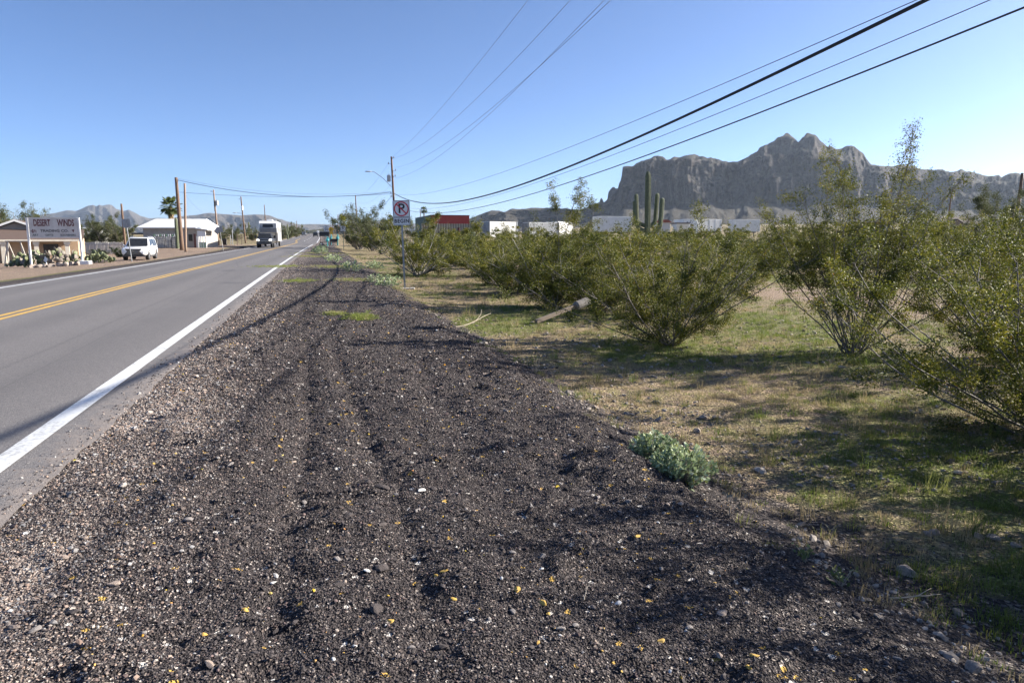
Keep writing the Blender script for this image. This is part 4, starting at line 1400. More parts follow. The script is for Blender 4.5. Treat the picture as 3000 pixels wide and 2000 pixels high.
t, h, top = pole('utility_pole', 'reddish wooden pole with street light and transformer beside the no parking sign', 1161, 86, 459, .17, .115, (-.35, 0))
lx = lambda f: -.35 * f
transformer(t, lx(.75) - .1, 0, zpy(530, 86) - t.location[2] - .1)
lamp_arm(t, lx(.6), zpy(553, 86) - t.location[2], 2.75, zpy(503, 86) - zpy(553, 86))
for f, dx in ((.99, .3), (.93, -.4), (.86, .42), (.80, .35), (.62, -.3), (.585, -.3)):
    insulator(t, lx(f), 0, h * f - .15, dx)
MB().tube([(lx(0) + .12, -.1, 0), (lx(.58) + .10, -.1, h * .58)], .03, 6).build('conduit', DKSTEEL, t)

t, h, top = pole('utility_pole', 'thick brown wooden pole in front of the white roofed house', 531, 84, 520, .27, .17, (-.1, 0))
MB().tube([(-.09, -.2, h - .25), (.2, -.2, h - .3), (.25, -.2, h - .5)], .02, 5).build('cable_hook', DKSTEEL, t)
pole('wooden_post', 'slim leaning wooden pole right next to the thick brown pole', 541, 80, 537, .15, .11, (.45, 0), WOODL)
pole('utility_pole', 'short brown pole behind the white car and the sign back', 366, 77, 597, .13, .10, (-.08, 0))
t, h, top = pole('utility_pole', 'weathered pole with a grey transformer right of the white roofed house', 640, 112, 556, .16, .11, (-.3, 0), WOODL)
transformer(t, -.25, 0, h * .72, 1); insulator(t, -.3, 0, h - .4, -.4)
MB().tube([(-.26, -.13, h * .62), (-.28, -.13, h * .95)], .07, 6).build('cable_guard', DKSTEEL, t)
t, h, top = pole('utility_pole', 'brown pole with a small street light left of the approaching pickup', 719, 136, 576, .16, .11, (-.42, 0))
lamp_arm(t, -.3, h * .64, 1.25, .12); insulator(t, -.42, 0, h - .6, -.35)
MB().box((-.42, -.2, h * .72), (-.18, .2, h * .8)).build('junction_box', SIGNW, t)
pole('utility_pole', 'far brown pole rising behind the camping trailer', 781, 190, 600, .15, .1, (-.15, 0))
pole('utility_pole', 'thin far pole beside the road beyond the trailer', 871, 330, 647, .16, .12)
pole('utility_pole', 'dark wooden pole rising out of the roadside palo verde', 1048, 172, 572, .17, .12, (-.2, 0))
t, h, top = pole('utility_pole', 'far roadside pole carrying a long lamp arm', 1008, 292, 617, .16, .12)
lamp_arm(t, 0, h * .82, 2.1, .25)
for px, Y, py in ((992, 345, 630), (983, 425, 638), (976, 500, 643), (970, 610, 650), (966, 700, 652)):
    pole('utility_pole', {992: 'far pole just left of the pole with the lamp arm', 983: 'very far pole, third in the row receding along the road', 976: 'very far pole, fourth in the row receding along the road', 970: 'very far pole, last but one in the row along the road', 966: 'farthest pole in the row along the road'}[px], px, Y, py, .2, .14, group='poles receding along the road')
pole('utility_pole', 'slim pole in front of the gabled house on the mountain side', 2771, 118, 565, .14, .1, (.25, 0))
pole('utility_pole', 'leaning pole above the dark mesquite at the picture edge', 2969, 64, 507, .16, .12, (.18, 0))
pole('utility_pole', 'small far pole beside the far palm over the green building wall', 1233, 210, 617, .12, .1)
nx, ny = POLE0 - U * 92
t = thing('utility_pole', 'wooden pole beside the camera that carries the near end of the wires', 'utility pole', (nx, ny, zt(nx, ny)))
MB().tube(np.stack([np.zeros(6), np.zeros(6), np.linspace(-.3, 14.6, 6)], -1), np.linspace(.19, .13, 6), 10).build('shaft', WOOD, t, True)
MB().box((-1.2, -.06, 10.9), (1.2, .06, 11.05)).build('crossarm', WOOD, t)

def wire(label, pts, r, mat, k=5, name='overhead_wire', group=None):
    o = MB().tube(np.array(pts), r, k).build(name, mat, None, True)
    return tag(o, label, 'wire', group)

def pole_wire(co, s0=0.0, s1=92, off=0.0, dz=0.0, n=60):
    s = np.linspace(s0, s1, n)
    z = np.polyval(co, s) + dz
    q = POLE0[None] - s[:, None] * U[None] + off * N[None]
    return np.c_[q, z]
t = thing('cable_bundle', 'thick black cable bundle swooping from the pole to the upper picture edge', 'cable', (0, 0, 0))
zc = [.00141, -.12831, 6.869]
for off, dz in ((0, -.018), (.008, .018)):
    MB().tube(pole_wire(zc, -1, 92, off, dz), .019, 6).build('cable', BLACKW, t, True)
wire('lowest black cable swooping from the pole to the picture corner', pole_wire([.00110923, -.0961810, 5.42756]), .015, BLACKW, 6)
wire('thin wire between the thick cable bundle and the lowest cable', pole_wire([9.4134e-04, -.0801577, 5.49425]), .008, GREYW)
wire('thin wire running just above the thick cable bundle', pole_wire([6.9523e-04, -.0716767, 6.76557]), .008, GREYW)
wire('topmost power wire climbing steeply from the pole top', pole_wire([7.1371e-04, -.0279027, 11.37796], -1), .008, GREYW)
wire('second power wire from the pole top', pole_wire([1.1698e-03, -.0831783, 11.0915], -1), .008, GREYW)
wire('upper one of the two power wires that run close together', pole_wire([1.10285e-03, -.0832761, 9.97544]), .008, GREYW)
wire('lower one of the two power wires that run close together', pole_wire([1.1681e-03, -.0642, 8.70327]), .008, GREYW)

def span(a, b, sag, n=30):
    a, b = np.array(a), np.array(b); f = np.linspace(0, 1, n)[:, None]
    P = a + (b - a) * f
    P[:, 2] -= sag * 4 * (f * (1 - f))[:, 0]
    return P
def pt(px, Y, py):
    return ((px - 1500) / 2022.6 * Y, Y, zpy(py, Y))
wire('cable across the road from the thick brown pole, the heavier one', span(pt(531, 84, 527), pt(1150, 86, 563), 1.15), .028, BLACKW)
wire('thin line running just above the heavier cable across the road', span(pt(531, 84, 523), pt(1150, 86, 561), .95), .010, GREYW)
wire('lower cable across the road sagging between the same poles', span(pt(534, 84, 563), pt(1150, 86, 568), .45), .016, BLACKW)
wire('wire from the pole top to the pole in the palo verde, upper', span(pt(1146, 86, 475), pt(1047, 172, 576), 1.0), .010, GREYW)
wire('wire from the pole to the pole in the palo verde, middle', span(pt(1150, 86, 540), pt(1047, 172, 590), 1.2), .010, GREYW)
wire('low cable drooping from the pole toward the palo verde', span(pt(1152, 86, 573), pt(1048, 172, 622), 1.6), .018, BLACKW)
wire('service line from the lone far pole to the palm side', span(pt(1233, 210, 620), pt(1158, 86, 590), .6), .012, GREYW)
wire('service line past the far palm to the picture centre', span(pt(1233, 210, 618), pt(1420, 150, 612), .8), .012, GREYW)
wire('droop line between the slim leaning pole and the transformer pole', span(pt(546, 80, 560), pt(636, 112, 612), 1.4), .010, GREYW)

# ---- signs
def rounded(w, h, r, n=5):
    out = []
    for cx, cz, a0 in ((w / 2 - r, h / 2 - r, 0), (-w / 2 + r, h / 2 - r, 90), (-w / 2 + r, -h / 2 + r, 180), (w / 2 - r, -h / 2 + r, 270)):
        for a in np.linspace(a0, a0 + 90, n):
            out.append((cx + r * math.cos(R(a)), cz + r * math.sin(R(a))))
    return out
def plate(t, w, h, z, mat, name='panel', y=0.0, th=.004, r=.035):
    return MB().prism(rounded(w, h, r), y - th, y).build(name, mat, t, loc=(0, 0, z))
def frame_line(t, w, h, z, mat, y=-.0065, b=.012, r=.03):
    o, i = rounded(w, h, r), rounded(w - 2 * b, h - 2 * b, max(.005, r - b))
    k = len(o); V = [(a, y, c) for a, c in o] + [(a, y, c) for a, c in i]
    return MB().add(V, [(j, (j + 1) % k, (j + 1) % k + k, j + k) for j in range(k)]).build('border', mat, t, loc=(0, 0, z))
def ring(t, r0, r1, z, mat, y=-.0075, name='ring'):
    k = 40; a = np.arange(k) * 2 * math.pi / k
    V = [(r0 * math.cos(q), y, r0 * math.sin(q)) for q in a] + [(r1 * math.cos(q), y, r1 * math.sin(q)) for q in a]
    return MB().add(V, [(j, (j + 1) % k, (j + 1) % k + k, j + k) for j in range(k)]).build(name, mat, t, loc=(0, 0, z))
def no_parking(t, z, w, ringmat):
    p = plate(t, w, w, z, SIGNW)
    frame_line(t, w * .95, w * .95, z, BLACK)
    o = ob('letter', text_mesh('P', w * .78, BLACK, 1.0, w * .014, .0005), t, (0, -.0065, z + .0 * w))
    ring(t, w * .435, w * .365, z, ringmat, -.0085)
    M = Matrix.Rotation(R(45), 4, 'Y')
    MB().box((-w * .40, -.0105, -w * .034), (w * .40, -.0085, w * .034), M).build('slash', ringmat, t, loc=(0, 0, z))

def upost(t, h, w=.045, lean=0):
    mb = MB()
    a, b = np.array([0, 0, -.4]), np.array([lean, 0, h])
    for sx in (-1, 1):
        mb.box((sx * w * .5 - .004, .006, -.3), (sx * w * .5 + .004, .04, h))
    mb.box((-w * .5, .006, -.3), (w * .5, .012, h))
    return mb.build('post', STEEL, t)

SZ = R(8)
x, y, z = -3.86, 24.6, zt(-3.86, 24.6)
t = thing('road_sign', 'no parking sign with a BEGIN plate on a steel post at the verge', 'sign', (x, y, z), SZ)
upost(t, zpy(590, y) - z, .055); t.rotation_euler[1] = R(-1.2)
no_parking(t, zpy(612, y) - z, .60, RED)
bz = zpy(648, y) - z
plate(t, .60, .29, bz, SIGNW); frame_line(t, .57, .26, bz, BLACK)
ob('lettering', text_mesh('BEGIN', .185, BLACK, .92, .006, .0005, 1.12), t, (0, -.0065, bz))
for dz in (.22, -.22): MB().tube([(0, -.012, zpy(612, y) - z + dz), (0, 0, zpy(612, y) - z + dz)], .012, 8).build('bolt', STEEL, t)
MB().box((-.2, -.16, -.05), (.35, .2, .035)).build('footing', CONC, t, bevel=.02)

x, y, z = at(1006, 86)
t = thing('road_sign', 'far no parking sign on a thin green post before the palo verde', 'sign', (x, y, z), R(10))
MB().box((-.03, .006, -.2), (.03, .03, zpy(663, y) - z)).build('post', pm('green_post', (.12, .2, .16), (.1, .16, .13), 6, .6), t)
no_parking(t, zpy(670, y) - z, .62, BLACK)

x, y, z = at(957, 132)
t = thing('road_sign', 'white speed limit 50 sign at the roadside', 'sign', (x, y, z), R(10))
upost(t, zpy(661, y) - z)
sz = zpy(668.5, y) - z
plate(t, .94, 1.15, sz, SIGNW); frame_line(t, .88, 1.08, sz, BLACK, b=.025)
ob('lettering', text_mesh('SPEED', .2, BLACK, 1, .004, .0005), t, (0, -.007, sz + .38)); ob('lettering', text_mesh('LIMIT', .2, BLACK, 1, .004, .0005), t, (0, -.007, sz + .17))
ob('lettering', text_mesh('50', .72, BLACK, .95, .014, .0005), t, (0, -.007, sz - .23))
YEL = pm('yellow_sign_paint', (.72, .42, .02), (.62, .36, .02), 4, .5)
x, y, z = at(971, 128)
t = thing('road_sign', 'yellow side road warning sign beside the speed limit sign', 'sign', (x, y, z), R(10))
upost(t, zpy(664, y) - z)
M45 = Matrix.Rotation(R(45), 4, 'Y'); sz = zpy(672, y) - z
MB().box((-.38, -.004, -.38), (.38, 0, .38), M45).build('panel', YEL, t, loc=(0, 0, sz))
MB().box((-.04, -.009, -.33), (.04, -.005, .33)).box((.042, -.009, -.04), (.28, -.005, .05)).build('symbol', BLACK, t, loc=(-.08, 0, sz))
plate(t, .6, .45, zpy(683, y) - z, YEL, 'lower_panel')
# sign backs facing away
SBACK = pm('sign_back', (.34, .35, .36), (.27, .28, .29), 5, .55, .3)
x, y, z = at(381, 52)
t = thing('road_sign', 'grey back of a square sign on a leaning post in front of the white car', 'sign', (x, y, z), R(-8))
hh = zpy(641, y) - z
MB().box((-.03, -.03, -.2), (.03, .005, hh)).build('post', STEEL, t)
MB().prism(rounded(.64, .64, .04), .006, .01).build('panel', SBACK, t, loc=(0, 0, hh - .32)); t.rotation_euler[1] = R(-4)
x, y, z = at(652, 80)
t = thing('road_sign', 'grey backs of two signs on one leaning post left of the trailer shadow', 'sign', (x, y, z), R(-10))
hh = zpy(664, y) - z
MB().box((-.03, -.03, -.2), (.03, .005, hh)).build('post', STEEL, t); t.rotation_euler[1] = R(-6.5)
MB().prism(rounded(.72, .62, .04), .006, .01).build('panel', SBACK, t, loc=(0, 0, hh - .3))
MB().box((-.3, -.004, -.3), (.3, 0, .3), M45).build('panel', SBACK, t, loc=(-.42, .06, hh - .42))
bpy.context.view_layer.update()
t.children[-1].scale = (.62, 1, 1)
# small diamond sign among the cacti
x, y, z = at(130, 47.2)
t = thing('yard_sign', 'small pale diamond sign on a stick among the prickly pears', 'sign', (x, y, z), R(-25))
MB().box((-.012, .005, -.1), (.012, .025, .55)).build('stake', STEEL, t); t.rotation_euler[1] = R(-12)
MB().box((-.165, -.006, -.165), (.165, .0, .165), M45).build('panel', pm('pale_blue_sign', (.52, .58, .62), (.6, .65, .68), 12, .4), t, loc=(0, 0, .5))

# ---- the shop sign
x, y, z = at(160, 48.4)
RZ = R(12)
t = thing('shop_sign', 'big white board reading DESERT WINDS TRADING CO. on two posts over the prickly pears', 'sign', (x, y, z), RZ)
W_, z0, z1 = 3.06, zpy(695.5, y) - z, zpy(638.5, y) - z
bc = (z0 + z1) / 2
MB().box((-W_ / 2, -.03, z0), (W_ / 2, .03, z1)).build('board', pm('sign_board', (.62, .60, .57), (.50, .47, .44), 2.5, .7), t)
MB().box((-W_ / 2 - .03, -.045, z0 - .03), (W_ / 2 + .03, .045, z0 - .002)).box((-W_ / 2 - .03, -.045, z1 + .002), (W_ / 2 + .03, .045, z1 + .03)).build('board_trim', WHITE, t)
MAROON = pm('maroon_letter', (.14, .018, .02), (.10, .03, .035), 6, .6)
hd = z1 - z0
for word, cx in (('DESERT', -.70), ('WINDS', .80)):
    ob('lettering', text_mesh(word, .62, MAROON, .50 if word == 'DESERT' else .52, .02, .001), t, (cx, -.033, z0 + hd * .73))
ob('lettering', text_mesh('TRADING CO.', .235, BLACK, 1.18, .006, .001), t, (.05, -.033, z0 + hd * .335))
for word, cx, sx in (('ART', -1.16, 1.05), ('GIFTS', -.30, 1.05), ('SOUVENIRS', .88, 1.0)):
    ob('lettering', text_mesh(word, .19, pm('teal_letter', (.06, .10, .10), (.05, .08, .08), 5, .6), sx, .005, .001), t, (cx, -.033, z0 + hd * .115))
# painted cactus and arrowhead-like marks either side of the middle line
mk = MB()
for a, b, c, d in ((-1.33, .22, -1.27, .42), (-1.42, .29, -1.38, .37), (-1.38, .29, -1.33, .315), (-1.27, .29, -1.22, .315), (-1.22, .29, -1.18, .40), (-1.13, .24, -1.09, .38)):
    mk.box((a, -.036, z0 + hd * b), (c, -.033, z0 + hd * d))
mk.build('cactus_mark', MAROON, t)
MB().add([(1.12, -.036, z0 + hd * .39), (1.31, -.036, z0 + hd * .41), (1.28, -.036, z0 + hd * .33), (1.24, -.036, z0 + hd * .25), (1.19, -.036, z0 + hd * .33)], [(0, 1, 2, 3, 4)]).build('pot_mark', MAROON, t)
for sx in (-1, 1):
    MB().box((sx * (W_ / 2 + .09) - .055, -.06, -.3), (sx * (W_ / 2 + .09) + .055, .06, z1 + .02)).build('post', WHITE, t)
MB().box((W_ / 2 - .02, -.4, -.1), (W_ / 2 + .66, .15, .36)).build('base_block', WHITE, t, bevel=.02)
# rocks edging the bed
ROCKM = pm('bed_rock', (.40, .33, .27), (.28, .23, .2), 4, .9, bmp=.02)
rk = [stone_mesh(700 + i, ROCKM, .75, 2) for i in range(3)]
r = random.Random(8)
for i, (px, py) in enumerate(((90, 776), (107, 778), (120, 776), (145, 779), (168, 776), (186, 776), (203, 775), (220, 774))):
    Y = 46.6 + i * .12
    x, y, z = at(px, Y)
    o = tag(ob('rock', rk[i % 3], None, (x, y, z + .08), r.uniform(0, 6)), 'tan rock in the row edging the prickly pear bed', 'rock', 'rocks edging the prickly pear bed')
    o.scale = (r.uniform(.22, .32), r.uniform(.2, .26), r.uniform(.2, .3))

# ---- loose rocks of the verge
FR = pm('field_stone', (.40, .33, .27), (.22, .18, .15), 3, .95, bmp=.03, bscale=5)
fr = [stone_mesh(740 + i, FR, .6, 2) for i in range(4)]
for i, (px, py, s) in enumerate(((2665, 1625, .075), (2062, 1192, .075), (2093, 1195, .065), (1930, 1200, .075), (2045, 1232, .07), (2120, 1395, .035), (2148, 1428, .03), (2290, 1645, .035), (2460, 1655, .03), (2810, 1735, .055),
                                 (2850, 1970, .06), (2920, 1520, .06), (2745, 1505, .055), (2870, 1515, .06), (2574, 1830, .035), (2540, 1765, .03), (2402, 1353, .04), (1742, 1178, .08), (2725, 1510, .05), (2985, 1540, .05), (2400, 1245, .03), (2350, 1490, .045), (2770, 1860, .03), (2640, 1990, .035))):
    b = 1000 - py
    d = np.array([px - 1500, 2000 * math.cos(PITCH) + b * math.sin(PITCH), -2000 * math.sin(PITCH) + b * math.cos(PITCH)])
    q = d * ((CAM_H + .19) / -d[2])
    o = tag(ob('rock', fr[i % 4], None, (q[0], q[1], zt(q[0], q[1]) + s * .2), r.uniform(0, 6)), 'pale fieldstone lying in the grassy verge', 'rock', 'fieldstones in the verge')
    s *= .8; o.scale = (s * r.uniform(.8, 1.2), s * r.uniform(.7, 1), s * r.uniform(.7, 1)); o.rotation_euler[0] = r.uniform(-.4, .4)

# ---- fallen post with its concrete foot
a = np.array([.52, 14.7, zt(.52, 14.7) + .05]); b = np.array([1.50, 15.35, zt(1.50, 15.35) + .36])
t = thing('fallen_post', 'weathered wooden post fallen slantwise with its concrete foot in the bushes', 'post', tuple(a))
d = b - a
L = np.linalg.norm(d); q = Vector(d).to_track_quat('X', 'Z')
t.rotation_mode = 'QUATERNION'; t.rotation_quaternion = q
MB().box((0, -.042, -.042), (L, .042, .042)).build('post', pm('weathered_wood', (.25, .20, .155), (.16, .125, .10), 6, .9, bmp=.006, stretch=(.6, 8, 8)), t, bevel=.008)
MB().tube([(L - .1, 0, 0), (L - .05, 0, 0), (L + .25, 0, 0), (L + .3, 0, 0)], [.08, .10, .105, .08], 10).build('concrete_foot', pm('dirty_concrete', (.24, .22, .2), (.17, .155, .14), 9, .95, bmp=.006), t)
# dry sticks
STK = pm('dry_stick', (.42, .36, .28), (.30, .25, .19), 6, .9)
def stick(label, px, py, L, rz, seed, rr=.008):
    b = 1000 - py
    d = np.array([px - 1500, 2000 * math.cos(PITCH) + b * math.sin(PITCH), -2000 * math.sin(PITCH) + b * math.cos(PITCH)])
    q = d * ((CAM_H + .12) / -d[2]); x, y = q[0], q[1]
    g = np.random.default_rng(seed)
    P = grow(g, (0, 0, 0), (math.cos(rz), math.sin(rz), .02), L, 6, .14, 0)
    mb = MB().tube(P, np.linspace(rr, rr * .4, 7), 5)
    mb.tube(grow(g, P[3], unit(P[4] - P[3]) + np.array([.3, .6, .35]), L * .35, 3, .1, .05), np.linspace(rr * .6, rr * .3, 4), 4)
    z = max(float(shoulder_z(np.array([x]), np.array([y]))[0]), zt(x, y)) + rr
    tag(mb.build('dry_stick', STK, None, loc=(x, y, z)), label, 'stick')
stick('long forked dry stick on the verge beyond the gravel edge', 1335, 950, 1.1, .6, 1, .012)
stick('dry stick at the gravel left of the silvery plants', 1795, 1438, .16, .5, 2, .004)
stick('pale dry stick below the silvery plants', 1960, 1550, .10, .4, 3, .003)
stick('thin stick on dark gravel near the bottom edge', 1710, 1820, .10, 1.3, 4, .003)
stick('curved dead stick in the grassy corner', 2610, 1690, .30, .2, 5, .005)
stick('pale straight stick near the dry tuft', 1170, 1015, .35, .3, 6, .006)
# dead twiggy weeds
def weed(label, x, y, H, seed, mat, n=5):
    g = np.random.default_rng(seed); mb = MB(); lf = []
    for i in range(n):
        a = g.uniform(0, 6.28)
        S = grow(g, (0, 0, 0), (.35 * math.cos(a), .35 * math.sin(a), 1), H * g.uniform(.6, 1), 5, .13, 0)
        mb.tube(S, np.linspace(.0035, .0015, 6), 4)
        lf.append(S[2:] + g.normal(0, .012, (4, 3))); lf.append(S[3:] + g.normal(0, .015, (3, 3)))
    t = thing('dead_weed', label, 'weed', (x, y, max(zt(x, y), float(shoulder_z(np.array([x]), np.array([y]))[0])) - .01))
    mb.build('stalks', STK, t)
    V, F = leaf_quads(np.concatenate(lf), .035, g, .2, .6)
    ob('foliage', fast_mesh('weed_leaves', V, F, mat), t)
DL = pm('dead_leaf', (.30, .22, .14), (.2, .14, .09), 6, .9); GL = pm('weed_leaf', (.11, .15, .04), (.17, .17, .05), 6, .7)
weed('withered brown weed right below the silvery plants', 1.32, 3.95, .2, 1, DL)
weed('drying weed by the gravel edge at the bottom corner', 1.55, 3.4, .13, 2, GL)
weed('thin dead weed at the gravel edge under the bush shadow', .32, 9.0, .35, 3, DL, 4)
weed('small leafy weed in the bottom corner', 1.62, 3.15, .12, 4, GL)
weed('green weed at the foot of the tallest bush', 4.7, 9.9, .3, 5, GL, 7)
weed('broad green weed under the tallest bush', 5.5, 9.5, .28, 6, GL, 8)

# ---- vehicles (local x forward)
HEAD = math.atan2(-U[1], -U[0])
def wheel(t, x, y, r, w, rim=True):
    g = bpy.data.objects.new('wheel', None); COL.objects.link(g); g.parent = t; g.location = (x, y, r)
    s = 1 if y > 0 else -1
    MB().tube([(0, -w / 2, 0), (0, -w * .42, 0), (0, w * .42, 0), (0, w / 2, 0)], [r * .9, r, r, r * .9], 18).build('tyre', RUBBER, g)
    if rim:
        mb = MB().tube([(0, s * w * .48, 0), (0, s * w * .53, 0)], r * .3, 10)
        for a in range(6):
            M = Matrix.Rotation(a * math.pi / 3, 4, 'Y')
            mb.box((r * .2, s * w * .5 - .02, -r * .07), (r * .66, s * w * .5 + .015, r * .07), M)
        k = MB()
        k.tube([(0, s * w * .47, 0), (0, s * w * .515, 0)], r * .68, 18)
        k.build('rim_disc', DKSTEEL, g); mb.build('rim', ALU, g)

def body_loft(st):
    rings = []
    for x, w, zb, z1 in st:
        rings.append([(x, w * .9, zb), (x, w, zb + .12), (x, w * 1.0, z1 - .16), (x, w * .96, z1 - .05), (x, w * .86, z1), (x, -w * .86, z1), (x, -w * .96, z1 - .05), (x, -w, z1 - .16), (x, -w, zb + .12), (x, -w * .9, zb)])
    return MB().loft(rings)

def cabin(prof_, w0, zb, tap):
    L = [(x, (w0 - (z - zb) * tap), z) for x, z in prof_]
    Rr = [(x, -(w0 - (z - zb) * tap), z) for x, z in prof_]
    return MB().loft([L, Rr])

def paintm(name, c):
    m, t, p = nt(name)
    p.inputs['Base Color'].default_value = (*c, 1)
    f = noise(t, objco(t), 1.5, 3)
    t.links.new(mix(t, mapr(t, f, .4, .7, 0, .12), c, tuple(v * .85 for v in c)), p.inputs['Base Color'])
    p.inputs['Roughness'].default_value = .3; p.inputs['Coat Weight'].default_value = .6; p.inputs['Coat Roughness'].default_value = .05
    return m

def suv(label, loc, rz, paint, group=None, lit=False):
    t = thing('car', label, 'car', loc, rz, group)
    zb = 1.08
    body_loft([(-2.44, .76, .55, .98), (-2.36, .90, .42, 1.1), (-1.6, .935, .36, 1.12), (.9, .935, .36, 1.11), (1.5, .935, .38, 1.07), (2.1, .91, .42, 1.0), (2.36, .85, .44, .93), (2.44, .72, .5, .82)]).build('body', paint, t, True, bevel=.02)
    pf = [(-2.34, zb), (-2.2, 1.62), (-2.05, 1.78), (-1.5, 1.84), (-.3, 1.84), (.1, 1.80), (1.02, zb)]
    cabin(pf, .90, zb, .25).build('cabin', paint, t, True, bevel=.03)
    def yw(z, o=.012): return .90 - (z - zb) * .25 + o
    # glass, proud of the cabin skin
    ws = MB().quad((.99 + .012, yw(1.13, -.1), 1.13), (.99 + .012, -yw(1.13, -.1), 1.13), (.17 + .02, -yw(1.74, -.09), 1.755), (.17 + .02, yw(1.74, -.09), 1.755)); ws.build('windshield', GLASS, t)
    for s in (1, -1):
        for a, b, c, d in (((-.35, 1.14), (.78, 1.14), (.14, 1.72), (-.35, 1.72)), ((-1.32, 1.14), (-.43, 1.14), (-.43, 1.72), (-1.32, 1.72)), ((-2.1, 1.18), (-1.4, 1.16), (-1.4, 1.71), (-2.0, 1.66))):
            MB().add([(q[0], s * yw(q[1]), q[1]) for q in (a, b, c, d)], [(0, 1, 2, 3)]).build('side_window', GLASS, t)
        o = MB().loft([[(.72, s * .93, 1.12), (.62, s * .93, 1.12), (.62, s * .93, 1.17), (.72, s * .93, 1.17)], [(.78, s * 1.06, 1.12), (.64, s * 1.1, 1.12), (.64, s * 1.1, 1.28), (.76, s * 1.06, 1.28)]]).build('mirror', paint, t, True)
        MB().add([(2.30, s * .86, .83), (2.36, s * .84, .68), (2.43, s * .55, .74), (2.40, s * .58, .88), (2.1, s * .925, .90), (2.12, s * .925, .82)], [(0, 1, 2, 3), (0, 4, 5, 1)]).build('headlight', pm('headlight_glass', (.62, .64, .66), (.3, .31, .32), 14, .15), t)
        MB().tube([(-1.9, s * .66, 1.86), (-1.8, s * .66, 1.91), (-.2, s * .66, 1.91), (-.1, s * .66, 1.86)], .02, 6).build('roof_rail', CHROME, t)
        MB().box((-1.2, s * .93 - .02, .30), (1.0, s * .93 + .05, .36)).build('side_step', DKSTEEL, t)
        for x in (-1.42, 1.42):
            wheel(t, x, s * .81, .385, .25)
            a = np.linspace(-.1, math.pi + .1, 14)
            V = [(x + .46 * math.cos(q), s * .942, .385 + .46 * math.sin(q)) for q in a] + [(x + .36 * math.cos(q), s * .942, .385 + .36 * math.sin(q)) for q in a]
            k = len(a); MB().add(V, [(j, j + 1, j + 1 + k, j + k) for j in range(k - 1)]).build('wheel_arch', BLACK, t)
    g = MB().add([(2.455, .62, .93), (2.455, -.62, .93), (2.475, -.44, .72), (2.455, -.74, .40), (2.455, .74, .40), (2.475, .44, .72)], [(0, 1, 2, 3, 4, 5)]).build('grille', BLACK, t)
    for z in (.5, .58, .66, .74, .82):
        w = .44 + abs(z - .72) * .7
        MB().box((2.462, -w, z - .008), (2.474, w, z + .008)).build('grille_bar', CHROME, g)
    o = ring(t, .07, .052, 0, CHROME, 0, 'emblem'); o.rotation_euler = (0, 0, R(90)); o.location = (2.485, 0, .77); o.scale = (1.2, 1, 1)
    MB().box((2.3, -.85, .30), (2.42, .85, .42)).build('lower_bumper', DKSTEEL, t, bevel=.02)
    return t
x, y, z = at(408, 57.2)
suv('white SUV with a dark spindle grille parked on the dirt by the picket fence', (x, y, z), HEAD + R(1), paintm('white_car_paint', (.80, .80, .80)))

def far_car(s, lat, rz, paint, lab):
    x, y = road_xy(s, lat); x, y = float(x), float(y)
    suv(lab, (x, y, float(asphalt_z(x, y))), rz, paint)
DKP = paintm('black_car_paint', (.012, .012, .014))
far_car(292, -3.9, HEAD + math.pi, DKP, 'black SUV driving away far down the road')
far_car(330, -9.3, HEAD, paintm('silver_car_paint', (.22, .23, .25)), 'dark grey car coming toward the camera far down the road')
far_car(420, -3.9, HEAD + math.pi, paintm('light_car_paint', (.6, .6, .6)), 'pale car farthest down the road')

def pickup(label, s, lat):
    x, y = road_xy(s, lat); x, y = float(x), float(y)
    t = thing('pickup_truck', label, 'pickup truck', (x, y, float(asphalt_z(x, y))), HEAD)
    P = paintm('pickup_paint', (.045, .047, .052))
    body_loft([(-2.95, .92, .6, 1.22), (-2.85, .98, .55, 1.28), (-1.0, 1.0, .48, 1.28), (1.4, 1.0, .48, 1.27), (2.2, 1.0, .5, 1.24), (2.8, .97, .52, 1.16), (2.95, .88, .6, 1.05)]).build('body', P, t, True, bevel=.02)
    pf = [(-.95, 1.25), (-.85, 1.78), (-.65, 1.93), (.55, 1.93), (.75, 1.88), (1.45, 1.25)]
    cabin(pf, .95, 1.25, .28).build('cabin', P, t, True, bevel=.03)
    MB().quad((1.43, .82, 1.31), (1.43, -.82, 1.31), (.80, -.70, 1.86), (.80, .70, 1.86)).build('windshield', GLASS, t)
    for s_ in (1, -1):
        for a in (((.2, 1.3), (1.1, 1.3), (.62, 1.82), (.2, 1.82)), ((-.8, 1.3), (.1, 1.3), (.1, 1.82), (-.72, 1.78))):
            MB().add([(q[0], s_ * (.965 - (q[1] - 1.25) * .28), q[1]) for q in a], [(0, 1, 2, 3)]).build('side_window', GLASS, t)
        MB().box((1.02, s_ * 1.22 - .12, 1.25), (1.12, s_ * 1.22 + .12, 1.62)).box((1.05, s_ * 1.0 - .12, 1.3), (1.09, s_ * 1.0 + .12, 1.36)).build('tow_mirror', BLACK, t)
        m, tt, p = nt('lit_headlight')
        p.inputs['Base Color'].default_value = (.8, .8, .78, 1); p.inputs['Emission Color'].default_value = (1, .96, .88, 1); p.inputs['Emission Strength'].default_value = 1.6
        MB().add([(2.90, s_ * .93, 1.12), (2.92, s_ * .93, .88), (2.985, s_ * .62, .88), (2.97, s_ * .62, 1.1)], [(0, 1, 2, 3)]).build('headlight', m, t)
        for xw in (-1.75, 1.9): wheel(t, xw, s_ * .87, .42, .28)
    MB().box((2.93, -.6, .78), (2.99, .6, 1.1)).build('grille', BLACK, t)
    MB().box((2.99, -.6, .93), (3.0, .6, .97)).box((2.99, -.6, .84), (3.0, .6, .87)).build('grille_bar', CHROME, t)
    MB().box((2.85, -.98, .46), (3.02, .98, .70)).build('bumper', DKSTEEL, t, bevel=.03)
    return t
